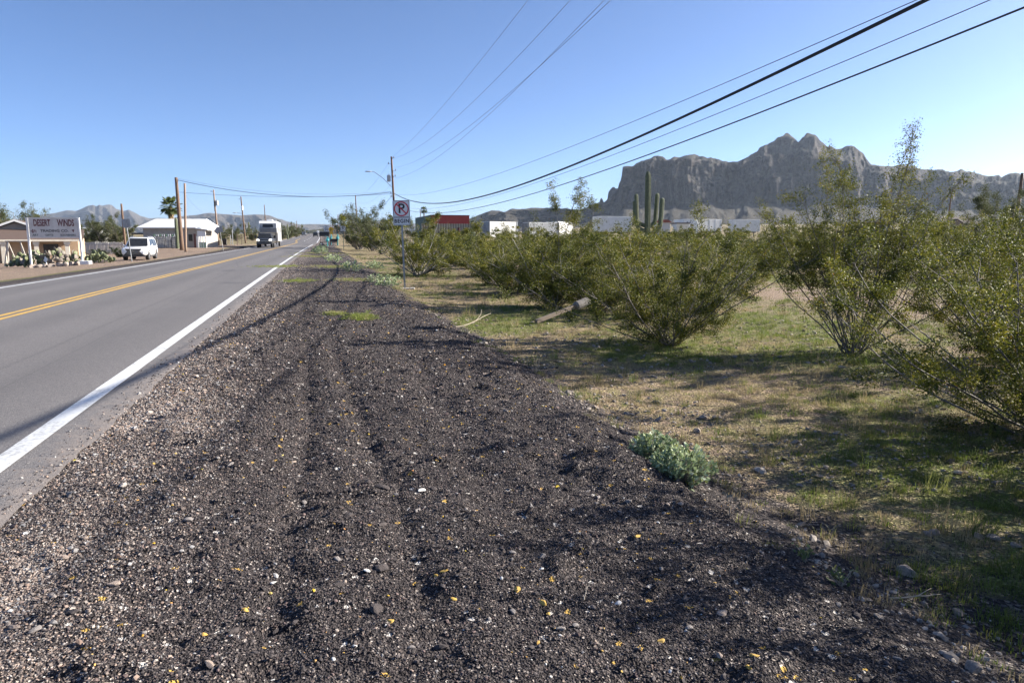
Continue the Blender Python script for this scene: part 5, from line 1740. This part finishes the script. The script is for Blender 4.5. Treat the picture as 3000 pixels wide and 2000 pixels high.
pickup('dark pickup truck with lit headlights towing a white camping trailer toward the camera', 100, -7.55)

def trailer():
    x, y = road_xy(107.2, -7.5); x, y = float(x), float(y)
    t = thing('camping_trailer', 'tall white fifth wheel camping trailer behind the dark pickup', 'trailer', (x, y, float(asphalt_z(x, y))), HEAD)
    pf = [(-8.2, .75), (-8.3, 3.4), (-8.0, 3.62), (3.6, 3.62), (4.3, 3.3), (4.45, 2.6), (4.2, 2.0), (1.9, 1.9), (1.6, .75)]
    L = [(a, 1.2, b) for a, b in pf]; Rr = [(a, -1.2, b) for a, b in pf]
    W = paintm('trailer_white', (.72, .72, .70))
    MB().loft([L, Rr]).build('body', W, t, bevel=.05)
    FC = pm('trailer_front_grey', (.30, .31, .32), (.24, .25, .26), 3, .4)
    MB().quad((4.225, 1.1, 2.02), (4.225, -1.1, 2.02), (4.475, -1.1, 2.6), (4.475, 1.1, 2.6)).quad((4.476, 1.1, 2.602), (4.476, -1.1, 2.602), (4.33, -1.05, 3.28), (4.33, 1.05, 3.28)).build('front_cap', FC, t)
    MB().quad((4.46, .72, 2.72), (4.46, -.72, 2.72), (4.37, -.66, 3.16), (4.37, .66, 3.16)).build('front_window', GLASS, t).location[0] += .02
    MB().box((-2.2, -.4, 3.63), (-1.0, .4, 3.95)).build('air_conditioner', WHITE, t, bevel=.06)
    for s_ in (1, -1):
        for a, b, c, d in ((2.6, 3.1, 2.5, 3.0), (-1.4, -.5, 2.1, 2.8), (-6.0, -5.0, 2.1, 2.8)):
            MB().box((a, s_ * 1.2 - .004 if s_ < 0 else 1.2, c), (b, s_ * 1.204 if s_ > 0 else -1.2, d)).build('window', GLASS, t)
        MB().box((-7.8, s_ * 1.21 - .005, 1.3), (1.2, s_ * 1.21 + .005, 1.42)).build('stripe', FC, t)
        for xw in (-4.8, -3.9): wheel(t, xw, s_ * 1.02, .38, .24)
        MB().box((1.9, s_ * .9 - .05, .3), (2.0, s_ * .9 + .05, 1.95)).build('landing_leg', DKSTEEL, t)
    MB().tube([(1.8, -1.28, 1.3), (1.8, -1.28, 3.5)], .05, 6).tube([(-5.0, -1.28, 3.5), (1.8, -1.28, 3.5)], .06, 6).build('awning', BLACK, t)
trailer()

# ---- the shop across the road
def build_shop():
    x, y, z = at(232, 65.5)
    t = thing('shop', 'low tan adobe shop with brown shingle roof, gable and cream porch pillars', 'building', (x, y, z), R(28))
    ST = pm('tan_stucco', (.50, .36, .24), (.42, .30, .20), 2, .9, bmp=.01)
    SH = pm('brown_shingle', (.125, .085, .070), (.085, .058, .05), 5, .95, bmp=.02, stretch=(1, 6, 6))
    e = zpy(706, 64.5) - z; rg = zpy(676, 66.5) - z
    MB().box((-17, .9, -.2), (-.2, 9, e + .25)).build('wall', ST, t)
    rf = MB().add([(-17.6, -.5, e), (.3, -.5, e), (.3, 2.4, rg), (-17.6, 2.4, rg), (-17.6, -.5, e + .12), (.3, -.5, e + .12), (.3, 2.4, rg + .12), (-17.6, 2.4, rg + .12)],
                  [(0, 1, 2, 3), (4, 5, 6, 7), (0, 1, 5, 4), (1, 2, 6, 5), (3, 0, 4, 7), (2, 3, 7, 6)]).build('porch_roof', SH, t)
    MB().box((-17.6, -.54, e - .04), (.3, -.502, e + .14)).build('fascia', CREAM, t)
    # upper gabled roof
    ap = zpy(650, 68) - z; lo = zpy(679, 68) - z
    x0, xa, x1 = -7.6, -5.2, -2.6
    MB().prism([(x0 + .3, lo), (x1 - .3, lo), (xa, ap - .12)], 2.45, 9).build('gable_wall', pm('gable_grey', (.30, .27, .24), (.24, .21, .19), 3, .9), t)
    for a, b in ((x0, xa), (x1, xa)):
        rfz = MB().prism([(a, lo - .05), (b, ap), (b, ap + .14), (a, lo + .09)], 2.1, 9.2); rfz.build('upper_roof', SH, t)
        MB().prism([(a, lo - .07), (b, ap - .02), (b, ap + .17), (a, lo + .12)], 2.02, 2.09).build('barge_board', WHITE, t)
    MB().prism([(x0 - 8.0, lo - .05), (x0 - 8, ap - .6), (xa - 1.0, ap - .35), (x0 + .6, lo - .05)], 4.5, 9).build('rear_roof', SH, t)
    for px in (-1.0, -3.4, -5.9, -9.0, -12):
        pl = MB().box((px - .17, -.35, -.2), (px + .17, -.05, e)).build('pillar', CREAM, t)
        MB().box((px - .24, -.42, e - .32), (px + .24, .02, e - .04)).build('pillar_cap', CREAM, t)
    d = MB().box((-7.4, .86, -.1), (-6.4, .9, e - .15)).build('door', pm('dark_door', (.06, .05, .045), (.09, .07, .06), 6, .7), t)
    for k in range(5): MB().box((-7.35 + k * .2, .83, 0), (-7.31 + k * .2, .858, e - .2)).build('door_bar', DKSTEEL, d)
    for a, b in ((-11, -9.6), (-3.0, -1.8)):
        w = MB().box((a, .86, .7), (b, .9, e - .3)).build('window', GLASS, t)
        MB().box((a - .08, .84, .6), (b + .08, .9, .69)).build('sill', CREAM, w)
    MB().tube([(-5.6, 5, ap - .4), (-5.6, 5, ap + .9)], .03, 5).tube([(-5.6, 5, ap + .5), (-5.1, 5, ap - .1)], .015, 5).build('antenna', STEEL, t)
build_shop()
# swing frame before the shop
x, y, z = at(10, 55)
t = thing('swing_frame', 'pale wooden swing frame of slanting posts in front of the shop', 'frame', (x, y, z), R(8))
CW = pm('pale_timber', (.50, .46, .40), (.38, .35, .3), 5, .9)
for a, b in ((0, .28), (.75, .28), (1.55, 1.2), (1.25, 1.2), (.32, .28)):
    MB().tube([(a, -.3 if a < .5 else .3, -.1), (b, 0, 2.0)], .045, 6).build('post', CW, t)
MB().tube([(.1, 0, 2.0), (2.0, 0, 2.0)], .05, 6).build('crossbeam', CW, t)

# small shed roof right of the shop
x, y, z = at(254, 122)
t = thing('shed', 'white roofed shed between the shop sign and the trees', 'building', (x, y, z), 0)
e, rg = zpy(687, 122) - z, zpy(666, 122) - z
MB().box((-1.7, 0, -.1), (1.5, 4, e)).build('wall', pm('shed_wall', (.3, .3, .28), (.24, .24, .22), 3, .9), t)
MB().add([(-2, -.3, e), (1.9, -.3, e), (.9, 2, rg), (-2, 2, rg), (1.9, 4.3, e), (-2, 4.3, e)], [(0, 1, 2, 3), (3, 2, 4, 5), (1, 4, 2)]).build('roof', WHITE, t)

# ---- picket fence
def picket_fence(px0, px1, Y, h, label, rz, step=.15, w=.11, mat=None, seed=0):
    x, y, z = at(px0, Y)
    L = (px1 - px0) / 2022.6 * Y
    t = thing('picket_fence', label, 'fence', (x, y, z), rz)
    mat = mat or pm('weathered_white_wood', (.58, .57, .54), (.42, .41, .39), 5, .85)
    me = MB().prism([(-w / 2, 0), (w / 2, 0), (w / 2, h - .08), (0, h), (-w / 2, h - .08)], -.012, .012).mesh('picket', mat)
    r = random.Random(seed)
    for i in range(int(L / step)):
        o = ob('picket', me, t, (i * step, 0, r.uniform(-.03, .03) - .02)); o.rotation_euler[1] = r.uniform(-.02, .02)
    for zz in (.25, h - .3): MB().box((0, .014, zz), (L, .05, zz + .09)).build('rail', mat, t)
picket_fence(210, 366, 77, 1.28, 'weathered white picket fence behind the dark round shrubs', R(2))
picket_fence(432, 526, 90.5, 1.55, 'white picket fence with clutter along the white roofed house', R(1), .2, .13, seed=2)

# ---- the white roofed house
def build_house():
    x, y, z = at(403, 92)
    t = thing('house', 'white roofed low house with corner porch behind the thick pole', 'building', (x, y, z), R(3))
    k = 92 / 2022.6
    X = lambda p: (p - 403) * k
    e, rg = zpy(669, 92) - z, zpy(643, 94) - z
    WL = pm('grey_stucco', (.40, .37, .33), (.33, .30, .27), 2, .9)
    MB().box((X(415), .5, -.2), (X(577), 7, e - .02)).build('wall', WL, t)
    xl, xr = X(403), X(588)
    MB().add([(xl, -.1, e), (xr, -.1, e), (X(575), 3.6, rg), (X(423), 3.6, rg), (xr, 7.4, e), (xl, 7.4, e), (xl, -.1, e + .13), (xr, -.1, e + .13), (X(575), 3.6, rg + .13), (X(423), 3.6, rg + .13), (xr, 7.4, e + .13), (xl, 7.4, e + .13)],
             [(6, 7, 8, 9), (9, 8, 10, 11), (7, 10, 8), (6, 9, 11), (0, 1, 7, 6), (1, 4, 10, 7), (4, 5, 11, 10), (5, 0, 6, 11), (0, 5, 4, 1)]).build('roof', WHITE, t)
    # porch at the corner
    MB().add([(xr - .6, -.6, e + .06), (X(610), -.6, e - .14), (X(610), 5, e - .14), (xr - .6, 5, e + .5), (xr - .6, -.6, e - .06), (X(610), -.6, e - .26), (X(610), 5, e - .26), (xr - .6, 5, e - .06)],
             [(0, 1, 2, 3), (7, 6, 5, 4), (0, 4, 5, 1), (1, 5, 6, 2), (2, 6, 7, 3)]).build('porch_roof', WHITE, t)
    MB().box((X(578), -.4, e - 1.05), (X(602), -.3, e - .3)).build('porch_fascia', WHITE, t)
    for p in (579, 587, 594, 602):
        MB().box((X(p) - .05, -.42, -.2), (X(p) + .05, -.3, e - 1.06)).build('porch_post', WHITE, t)
    MB().box((X(560), .44, 0), (X(566), .498, e - .7)).build('door', pm('red_brown_door', (.16, .06, .05), (.12, .05, .04), 4, .6), t)
    MB().box((X(545), .44, .9), (X(556), .498, e - .8)).build('window', GLASS, t)
    MB().box((X(567), .4, -.1), (X(577.5), .496, e - 1.0)).build('pale_wall_panel', WHITE, t)
    MB().box((X(582), -.4, -.1), (X(601), -.36, .75)).build('porch_rail', pm('pale_green_paint', (.35, .48, .32), (.3, .42, .28), 4, .7), t)
build_house()
x, y, z = at(386, 96)
t = thing('canopy', 'flat dark shade canopy left of the white roofed house', 'canopy', (x, y, z), 0)
MB().box((0, 0, 1.75), (1.75, 2, 1.95)).build('roof', pm('dark_canopy', (.10, .08, .07), (.07, .06, .05), 4, .9), t)
for a in (.05, 1.65): MB().box((a, .02, -.1), (a + .06, .08, 1.75)).build('post', DKSTEEL, t)

# ---- iron display gates leaning in front of the house fence
r = random.Random(12)
for i, (px, w, h, lb) in enumerate(((470, .95, 1.5, 'black iron gate of tall grid squares leaning by the white car'), (494, .75, 1.0, 'low black iron gate with small grid squares'), (508, .55, 1.35, 'narrow iron trellis next to the thick pole'))):
    x, y, z = at(px, 88.5)
    t = thing('iron_gate', lb, 'gate', (x, y, z), R(3), 'iron gates for sale')
    mb = MB()
    for a in (-w / 2, w / 2): mb.box((a - .03, -.02, 0), (a + .03, .02, h))
    for zz in (.05, h): mb.box((-w / 2, -.02, zz - .03), (w / 2, .02, zz + .03))
    mb.build('frame', DKSTEEL, t)
    for q in np.linspace(-w / 2, w / 2, 6)[1:-1]: MB().box((q - .015, -.012, .08), (q + .015, .012, h - .03)).build('bar', DKSTEEL, t)
    for q in np.linspace(.05, h, 6)[1:-1]: MB().box((-w / 2 + .03, -.018, q - .012), (w / 2 - .03, -.013, q + .012)).build('bar', DKSTEEL, t)
# bottles and tins on the fence
for i in range(12):
    x, y, z = at(452 + i * 6, 90)
    o = MB().tube([(0, 0, 0), (0, 0, .16), (0, 0, .22), (0, 0, .32)], [.06, .06, .025, .025], 8).build('bottle', pm(('green_bottle', 'clear_bottle', 'white_bottle')[i % 3], ((.1, .25, .12), (.45, .5, .5), (.7, .7, .68))[i % 3], None, 5, .2), None, loc=(x, y - .02, z + 1.5))
    tag(o, 'bottle standing on top of the white fence by the house', 'bottle', 'bottles on the fence')

# ---- fence posts, bin and bits along the far roadside
FP = pm('rust_post', (.13, .09, .07), (.09, .06, .05), 6, .9)
for px, Y, h, m, lb in ((603, 108, 2.2, FP, 'dark post right beside the porch of the white roofed house'), (613.5, 112, 1.9, FP, 'dark short fence post beside the bicycle wheel'), (629.5, 110, 2.3, WOODL, 'pale leaning post left of the transformer pole'),
                        (681, 118, 2.6, STEEL, 'tall thin pale pole in the scrub left of the street light'), (694.5, 116, 2.0, FP, 'dark fence post left of the far street light pole'), (707.5, 118, 1.7, FP, 'shorter dark fence post beside the far street light pole'), (675, 125, 1.6, STEEL, 'short pale post in the scrub')):
    x, y, z = at(px, Y)
    tag(MB().tube([(0, 0, -.2), (.03, 0, h * .5), (.05, 0, h)], .055, 6).build('fence_post', m, None, loc=(x, y, z)), lb, 'post')
x, y, z = at(657.5, 112)
t = thing('wheeled_bin', 'black wheeled bin standing by the transformer pole', 'bin', (x, y, z), .3)
MB().loft([[(-.24, -.26, .06), (.24, -.26, .06), (.24, .26, .06), (-.24, .26, .06)], [(-.3, -.36, .98), (.3, -.36, .98), (.3, .36, .98), (-.3, .36, .98)]]).build('body', BLACK, t)
MB().loft([[(-.33, -.4, .985), (.33, -.4, .985), (.33, .38, .985), (-.33, .38, .985)], [(-.3, -.36, 1.08), (.3, -.36, 1.08), (.3, .36, 1.08), (-.3, .36, 1.08)]]).build('lid', BLACK, t)
for a in (-.27, .27): MB().tube([(a - .03, .3, .1), (a + .03, .3, .1)], .1, 10).build('wheel', RUBBER, t)
x, y, z = at(620, 108)
t = thing('wagon_wheel', 'old bicycle sized wheel standing in the grass beside the porch', 'wheel', (x, y, z + .33), .2)
k = 20; P = [(.33 * math.cos(a), 0, .33 * math.sin(a)) for a in np.linspace(0, 2 * math.pi, k + 1)]
MB().tube(P, .02, 5, False).build('rim', DKSTEEL, t)
for a in range(4): MB().tube([(.32 * math.cos(a * .785), 0, .32 * math.sin(a * .785)), (-.32 * math.cos(a * .785), 0, -.32 * math.sin(a * .785))], .008, 4).build('spoke', DKSTEEL, t)

# ---- roadside stand on the near side, far ahead
TEAL = pm('teal_paint', (.03, .33, .36), (.02, .26, .3), 4, .5)
x, y, z = at(951, 118)
t = thing('notice_board', 'wide blank dark board below the speed limit sign', 'board', (x, y, z), R(8))
MB().box((-.85, -.05, zpy(692, 118) - z), (.8, .05, zpy(679.5, 118) - z)).build('board', pm('dark_board', (.018, .022, .028), (.03, .034, .04), 3, .7), t)
for a in (-.7, .65): MB().box((a - .05, .051, -.2), (a + .05, .12, zpy(681, 118) - z)).build('post', FP, t)
MB().box((-.87, -.06, zpy(679.4, 118) - z), (.82, .06, zpy(678, 118) - z)).build('top_rail', STEEL, t)
def figure(label, px, Y, py0, py1, s=1.0):
    x, y, z = at(px, Y)
    h = zpy(py1, Y) - z; b = max(0, zpy(py0, Y) - z)
    t = thing('metal_figure', label, 'sculpture', (x, y, z), R(5))
    MB().tube([(0, 0, -.1), (0, 0, h * .55)], .07 * s, 8).tube([(0, 0, h * .5), (0, 0, h * .62), (0, 0, h * .8), (0, 0, h * .86)], [.1 * s, .26 * s, .22 * s, .05 * s], 10).build('body', TEAL, t)
    MB().tube([(.04, 0, h * .86), (.05, 0, h * .9), (.04, 0, h * .97), (.03, 0, h)], [.06 * s, .12 * s, .11 * s, .03], 10).build('head', TEAL, t)
    MB().tube([(.12 * s, -.05, h * .9), (.45 * s, -.12, h * .72)], .025, 6).build('flute', TEAL, t)
    for k in (-.1, 0, .1): MB().tube([(-.02 + k, 0, h * .98), (-.1 + k * 2, 0, h * 1.1)], .012, 4).build('plume', TEAL, t)
figure('teal metal figure beside the little cart at the road edge', 959, 106, 713, 694)
figure('teal metal figure left of the far no parking sign', 989, 120, 705, 687, 1.1)
figure('slim teal metal figure behind the dark board', 970, 122, 702, 688, .7)
x, y, z = at(941, 106)
t = thing('garden_cart', 'little dark cart with white panel at the road edge', 'cart', (x, y, z), R(8))
MB().box((-.25, -.3, .25), (.35, .3, .5)).build('tray', DKSTEEL, t)
MB().box((-.15, -.31, .3), (.15, -.302, .46)).build('panel', WHITE, t)
MB().tube([(.35, 0, .45), (1.0, 0, .42)], .025, 5).build('handle', WHITE, t)
for a, b in ((-.2, -.33), (-.2, .33), (.3, -.33), (.3, .33)): MB().tube([(a, b - .03, .14), (a, b + .03, .14)], .15, 10).build('wheel', RUBBER, t)
for a in (-.1, .12): MB().tube([(a, 0, .5), (a, 0, .62), (a, 0, .72)], [.08, .09, .05], 8).build('pot', BLACK, t)
x, y, z = at(979, 119)
t = thing('bench', 'dark red and black bench under the yellow sign', 'bench', (x, y, z), R(12))
MB().box((-.75, 0, .42), (.55, .45, .5)).build('seat', pm('dark_red_paint', (.14, .03, .03), (.1, .025, .025), 4, .6), t)
MB().box((-.75, .46, .55), (.55, .52, 1.1)).build('backrest', BLACK, t)
for a in (-.7, .42): MB().box((a, .02, -.1), (a + .08, .44, .42)).build('leg', BLACK, t)

# ---- the yard in front of the mountain
def rib_box(mb, L, W, H, ribs=True, z0=0.0):
    mb.box((0, -W / 2, z0), (L, W / 2, z0 + H))
    if ribs:
        n = int(L / .28)
        for i in range(n):
            for s in (-1, 1):
                y = s * W / 2
                mb.box((.1 + i * .28, min(y, y + s * .03), z0 + .12), (.22 + i * .28, max(y, y + s * .03), z0 + H - .12))
    return mb
def container(px, Y, L, rz, doorc, sidec, label, logo=False, dz=0.0, H=2.59):
    x, y, z = at(px, Y)
    t = thing('shipping_container', label, 'container', (x, y, z + .1 + dz), rz)
    rib_box(MB(), L, 2.44, H).build('body', sidec, t)
    for s in (-1, 1):
        d = MB().box((-.06, s * .61 - .59, .1), (-.003, s * .61 + .59, H - .1)).build('door', doorc, t)
        for q in (-.35, .3):
            MB().tube([(-.085, s * .61 + q, .12), (-.085, s * .61 + q, H - .12)], .022, 6).build('locking_bar', STEEL, d)
    if logo:
        o = ring(t, .42, .36, 0, pm('logo_blue', (.08, .1, .2), (.06, .08, .16), 3, .5), 0, 'logo'); o.rotation_euler = (0, 0, R(-90)); o.location = (-.07, 0, H * .5); o.scale = (1.3, 1, .8)
    for a in (0, L):
        for s in (-1, 1): MB().box((a - .07, s * 1.23 - .07, -.03), (a + .07, s * 1.23 + .07, H + .03)).build('corner_post', doorc, t)
GD = pm('container_grey', (.32, .34, .36), (.26, .28, .30), 3, .6); GD2 = pm('container_slate', (.17, .19, .20), (.13, .145, .155), 3, .6); WC = pm('container_white', (.72, .72, .70), (.62, .61, .58), 2, .6)
container(1421, 115, 6.1, R(42), GD, WC, 'white shipping container with pale doors and an oval emblem', True)
container(1540, 124, 6.1, R(26), GD2, WC, 'white shipping container with slate grey doors')
container(1618, 128, 6.1, R(60), WC, WC, 'plain white shipping container half hidden behind the thin sprays', dz=.2)

IND = R(15.9)
x, y, z = at(1265, 130)
t = thing('warehouse', 'flat roofed warehouse with red front band and green side wall', 'building', (x, y, z), IND)
Hh = zpy(631, 130) - z
GRN = pm('green_cladding', (.075, .12, .095), (.06, .10, .08), 3, .7); RB = pm('red_cladding', (.36, .05, .04), (.28, .04, .035), 2.5, .65); PW = pm('pale_cladding', (.55, .55, .53), (.46, .46, .45), 2.5, .7)
MB().box((0, 0, -.2), (7.2, 21, Hh - 1.6)).build('wall', PW, t)
MB().box((-.06, -.06, Hh - 1.59), (7.26, 21.06, Hh)).build('roof_band', RB, t)
MB().box((-.12, .1, -.2), (-.062, 20.9, Hh + .02)).build('side_wall', GRN, t)
MB().box((.6, -.05, 0), (3.4, -.002, 3.0)).build('roller_door', pm('roller_grey', (.4, .4, .4), (.34, .34, .34), 3, .6), t)
MB().box((-.14, -.1, Hh), (7.3, 21.1, Hh + .1)).build('roof_trim', DKSTEEL, t)

x, y, z = at(1237, 116)
t = thing('corrugated_fence', 'beige corrugated metal fence in front of the warehouse', 'fence', (x, y, z), R(8))
BE = pm('beige_sheet', (.55, .47, .34), (.44, .36, .25), 2.5, .7); ht = zpy(655, 116) - z
me = MB().box((-.1, -.02, 0), (.1, .02, ht)).mesh('sheet_rib', BE); me2 = MB().box((-.12, .021, 0), (.12, .04, ht - .03)).mesh('sheet_pan', pm('beige_sheet_dark', (.30, .23, .16), (.24, .18, .13), 3, .8))
for i in range(22):
    ob('sheet', me, t, (i * .42, 0, 0)); ob('sheet', me2, t, (i * .42 + .21, 0, 0))
MB().box((-.1, .05, ht * .7), (9.3, .1, ht * .75)).build('rail', FP, t)
for i, (px, lb) in enumerate(((1344, 'rusty red gate post, the left one of two by the short cactus'), (1367, 'rusty red gate post, the right one of two by the short cactus'))):
    x, y, z = at(px, 104)
    t = thing('gate_post', lb, 'post', (x, y, z))
    MB().box((-.17, -.17, -.2), (.17, .17, zpy(668, 104) - z)).build('shaft', pm('rust_red', (.14, .04, .035), (.1, .03, .03), 4, .8), t)
    MB().box((-.2, -.2, zpy(668, 104) - z + .003), (.2, .2, zpy(667, 104) - z + .02)).build('cap', FP, t)

def box_trailer(px, Y, L, rz, label, H=2.7, z0=1.0, w=2.5):
    x, y, z = at(px, Y)
    t = thing('box_trailer', label, 'trailer', (x, y, z), rz)
    MB().box((0, -w / 2, z0), (L, w / 2, z0 + H)).build('box', WC, t, bevel=.04)
    n = max(3, int(L / 1.2))
    for i in range(n + 1): MB().box((i * L / n - .03, -w / 2 - .02, z0 + .05), (i * L / n + .03, -w / 2 - .002, z0 + H - .05)).build('side_post', WC, t)
    MB().box((.3, -.5, z0 - .2), (L - .3, .5, z0 - .005)).build('chassis', DKSTEEL, t)
    for a in (L * .15, L * .28):
        for s in (-1, 1): wheel(t, a, s * 1.0, .42, .3, False)
    for s in (-1, 1): MB().box((L * .8, s * .8 - .05, 0), (L * .8 + .1, s * .8 + .05, z0 - .2)).build('landing_leg', DKSTEEL, t)
box_trailer(1742, 122, 6.4, R(14), 'long white box trailer in front of the cliffs left of the big saguaro')
box_trailer(2142, 128, 5.0, R(12), 'white box trailer behind the tallest bush', 2.2)
box_trailer(2048, 120, 3.6, R(20), 'low white trailer right of the rounded camper', 2.1)

x, y, z = at(1958, 112)
t = thing('hopper_trailer', 'white V shaped hopper trailer with sloping truss bars right of the big saguaro', 'trailer', (x, y, z), R(6))
k = 112 / 2022.6
ht, hb = zpy(656, 112) - z, zpy(688, 112) - z
MB().loft([[(1.3, -.5, hb), (2.4, -.5, hb), (2.4, .5, hb), (1.3, .5, hb)], [(.9, -1.2, ht), (3.0, -1.2, ht), (3.0, 1.2, ht), (.9, 1.2, ht)]]).build('hopper', WHITE, t)
MB().box((.85, -1.25, ht + .003), (3.05, 1.25, ht + .18)).build('cover', FP, t)
for s in (-1.1, 1.1):
    for a, b in ((0, .95), (3.9, 2.95), (3.3, 2.8)): MB().tube([(a, s, hb + .1), (b, s, ht - .1)], .06, 6).build('truss_bar', WHITE, t)
    MB().box((-.1, s - .06, hb - .1), (4.0, s + .06, hb + .08)).build('side_beam', pm('pale_red_paint', (.5, .28, .24), (.6, .5, .46), 3, .7), t)
    for a in (.4, 3.5): wheel(t, a, s, .5, .3, False)
x, y, z = at(2000, 117)
t = thing('camper', 'tall white camper with a rounded nose right of the hopper trailer', 'camper', (x, y, z), R(5))
hc = zpy(642, 117) - z
pf = [(0, .7), (0, hc), (1.85, hc), (2.35, hc - .25), (2.65, hc - .8), (2.7, .7)]
MB().prism(pf, 0, 5).build('body', WHITE, t, bevel=.06)
for a, b in ((.6, hc - .7), (1.1, hc - .7)): MB().box((a, -.012, b), (a + .25, -.002, b + .3)).build('vent', GD, t)
MB().box((.5, -.012, 1.5), (.62, -.002, 2.0)).box((1.6, -.012, 1.6), (1.72, -.002, 1.8)).build('latch', DKSTEEL, t)
for a in (.5, 2.0):
    MB().tube([(a, .25, .38), (a, .55, .38)], .38, 12).build('wheel', RUBBER, t)
x, y, z = at(1926, 135)
t = thing('shed', 'low shed with a rusty red roof right behind the big saguaro', 'building', (x, y, z), R(4))
e, rg = zpy(652, 135) - z, zpy(644, 136) - z
MB().box((0, 0, -.1), (2.4, 3, e)).build('wall', PW, t)
MB().prism([(-.2, e), (2.7, e), (2.7, e + .1), (1.9, rg), (.3, rg), (-.2, e + .1)], -.3, 3.3).build('roof', pm('rust_roof', (.30, .10, .075), (.22, .08, .06), 3, .85), t)

x, y, z = at(1120, 122)
t = thing('camper', 'grey camper with one dark window between the palo verde and the wooden pole', 'camper', (x, y, z), R(5))
ht = zpy(660, 122) - z
MB().box((0, 0, .5), (2.1, 4, ht)).build('body', pm('camper_grey', (.36, .36, .36), (.30, .30, .30), 3, .6), t, bevel=.12)
MB().box((1.4, -.012, ht - 1.0), (1.85, -.002, ht - .55)).build('window', GLASS, t)
MB().box((.05, -.012, 1.2), (2.05, -.002, 1.28)).build('stripe', DKSTEEL, t)
for a in (.5, 1.6): MB().tube([(a, .1, .33), (a, .35, .33)], .33, 12).build('wheel', RUBBER, t)
MB().box((.0, -.03, ht - .9), (.12, -.002, ht - .1)).build('ladder', WHITE, t)
# timber racks between pole and sign
x, y, z = at(1162, 116)
t = thing('timber_rack', 'rack of upright pale and rusty timbers behind the no parking sign', 'rack', (x, y, z), R(8))
r = random.Random(4)
for i in range(12):
    MB().box((i * .2, r.uniform(-.1, .1), -.1), (i * .2 + .09, r.uniform(.12, .2), (zpy(660, 116) - z) * r.uniform(.8, 1.0))).build('timber', (WOODL, BE, CW)[i % 3], t)
for zz in (.9, 1.8, 2.5): MB().box((-.1, -.16, zz), (2.4, -.105, zz + .12)).build('rail', WOODL, t)

# ---- house below the mountain
x, y, z = at(2735, 150)
t = thing('house', 'brown roofed house with three gables and a dark arched doorway below the mountain', 'building', (x, y, z), R(-4))
k = 150 / 2022.6
X = lambda p: (p - 2735) * k
e, rg = zpy(656, 150) - z, zpy(635, 154) - z
BS = pm('brown_stucco', (.30, .23, .185), (.25, .19, .15), 2, .9); BR = pm('brown_tile', (.13, .105, .09), (.10, .08, .07), 3, .9, bmp=.02)
MB().box((0, 0, -1.2), (X(2862), 9, e)).build('wall', BS, t)
MB().add([(-.5, -.5, e), (X(2868), -.5, e), (X(2855), 4.5, rg), (X(2780), 4.5, rg), (X(2868), 9.5, e), (-.5, 9.5, e)], [(0, 1, 2, 3), (3, 2, 4, 5), (1, 4, 2), (0, 3, 5), (0, 5, 4, 1)]).build('roof', BR, t)
MB().prism([(X(2772), e + .0), (X(2806), e), (X(2789), e + .85)], -1.0, 2).build('gable', BS, t)
MB().prism([(X(2770), e - .02), (X(2789), e + .9), (X(2789), e + 1.05), (X(2770), e + .12)], -1.1, 2.2).build('gable_roof', BR, t); MB().prism([(X(2808), e - .02), (X(2789), e + .9), (X(2789), e + 1.05), (X(2808), e + .12)], -1.1, 2.2).build('gable_roof', BR, t)
MB().box((X(2775), -.9, -1.2), (X(2803), -.02, e - .01)).build('entry_wall', BS, t)
def arch(px0, px1, mat, nm, y=-.92, h=None):
    a, b = X(px0), X(px1); h = h or e - .5; rr = (b - a) / 2
    pts = [(a, -1.0), (b, -1.0)] + [((a + b) / 2 + rr * math.cos(q), h - rr * .6 + rr * .6 * math.sin(q)) for q in np.linspace(0, math.pi, 10)]
    fr = [((p[0] - (a + b) / 2) * 1.16 + (a + b) / 2, p[1] + (.12 if p[1] > -.9 else 0)) for p in pts]
    o = MB().prism(pts, y - .03, y).build(nm, mat, t)
    MB().prism(fr, y + .002, y + .015).build('surround', pm('pale_surround', (.42, .36, .30), (.36, .30, .26), 3, .8), o)
arch(2782, 2795, pm('dark_opening', (.015, .015, .016), (.02, .02, .02), 3, .8), 'doorway')
arch(2752, 2770, pm('garage_door', (.34, .29, .25), (.30, .25, .22), 3, .7), 'garage_door', -.02)
arch(2812, 2832, pm('house_window', (.16, .17, .18), (.1, .11, .12), 3, .2), 'window', -.02)
x, y, z = at(2758, 120)
tag(MB().box((0, 0, -.3), (2.8, .2, zpy(680, 120) - z)).build('block_wall', pm('block_grey', (.27, .26, .255), (.22, .21, .21), 3, .9), None, loc=(x, y, z)), 'grey block wall in front of the gabled house', 'wall')
x, y, z = at(2548, 140)
t = thing('shed', 'grey metal building with reddish roof seen through the tallest bush', 'building', (x, y, z), R(3))
e = zpy(658, 140) - z
MB().box((0, 0, -.5), (3.9, 5, e)).build('wall', pm('blue_grey_cladding', (.33, .36, .39), (.28, .31, .34), 3, .7), t)
MB().prism([(-.2, e), (4.1, e), (3.6, e + .5), (.4, e + .5)], -.3, 5.3).build('roof', pm('rust_roof', (.30, .10, .075)), t)
MB().box((1.0, -.02, .2), (2.0, -.002, e - .4)).build('door', GLASS, t)
x, y, z = at(2507, 130)
t = thing('lamp_post', 'slim post with a drooping cable and small white lamp seen through the tallest bush', 'lamp post', (x, y, z))
MB().tube([(0, 0, -.2), (0, 0, zpy(640, 130) - z)], .05, 6).build('shaft', WOOD, t)
MB().box((-.1, -.3, zpy(662, 130) - z), (1.1, .3, zpy(660, 130) - z)).build('lamp_shade', WHITE, t)
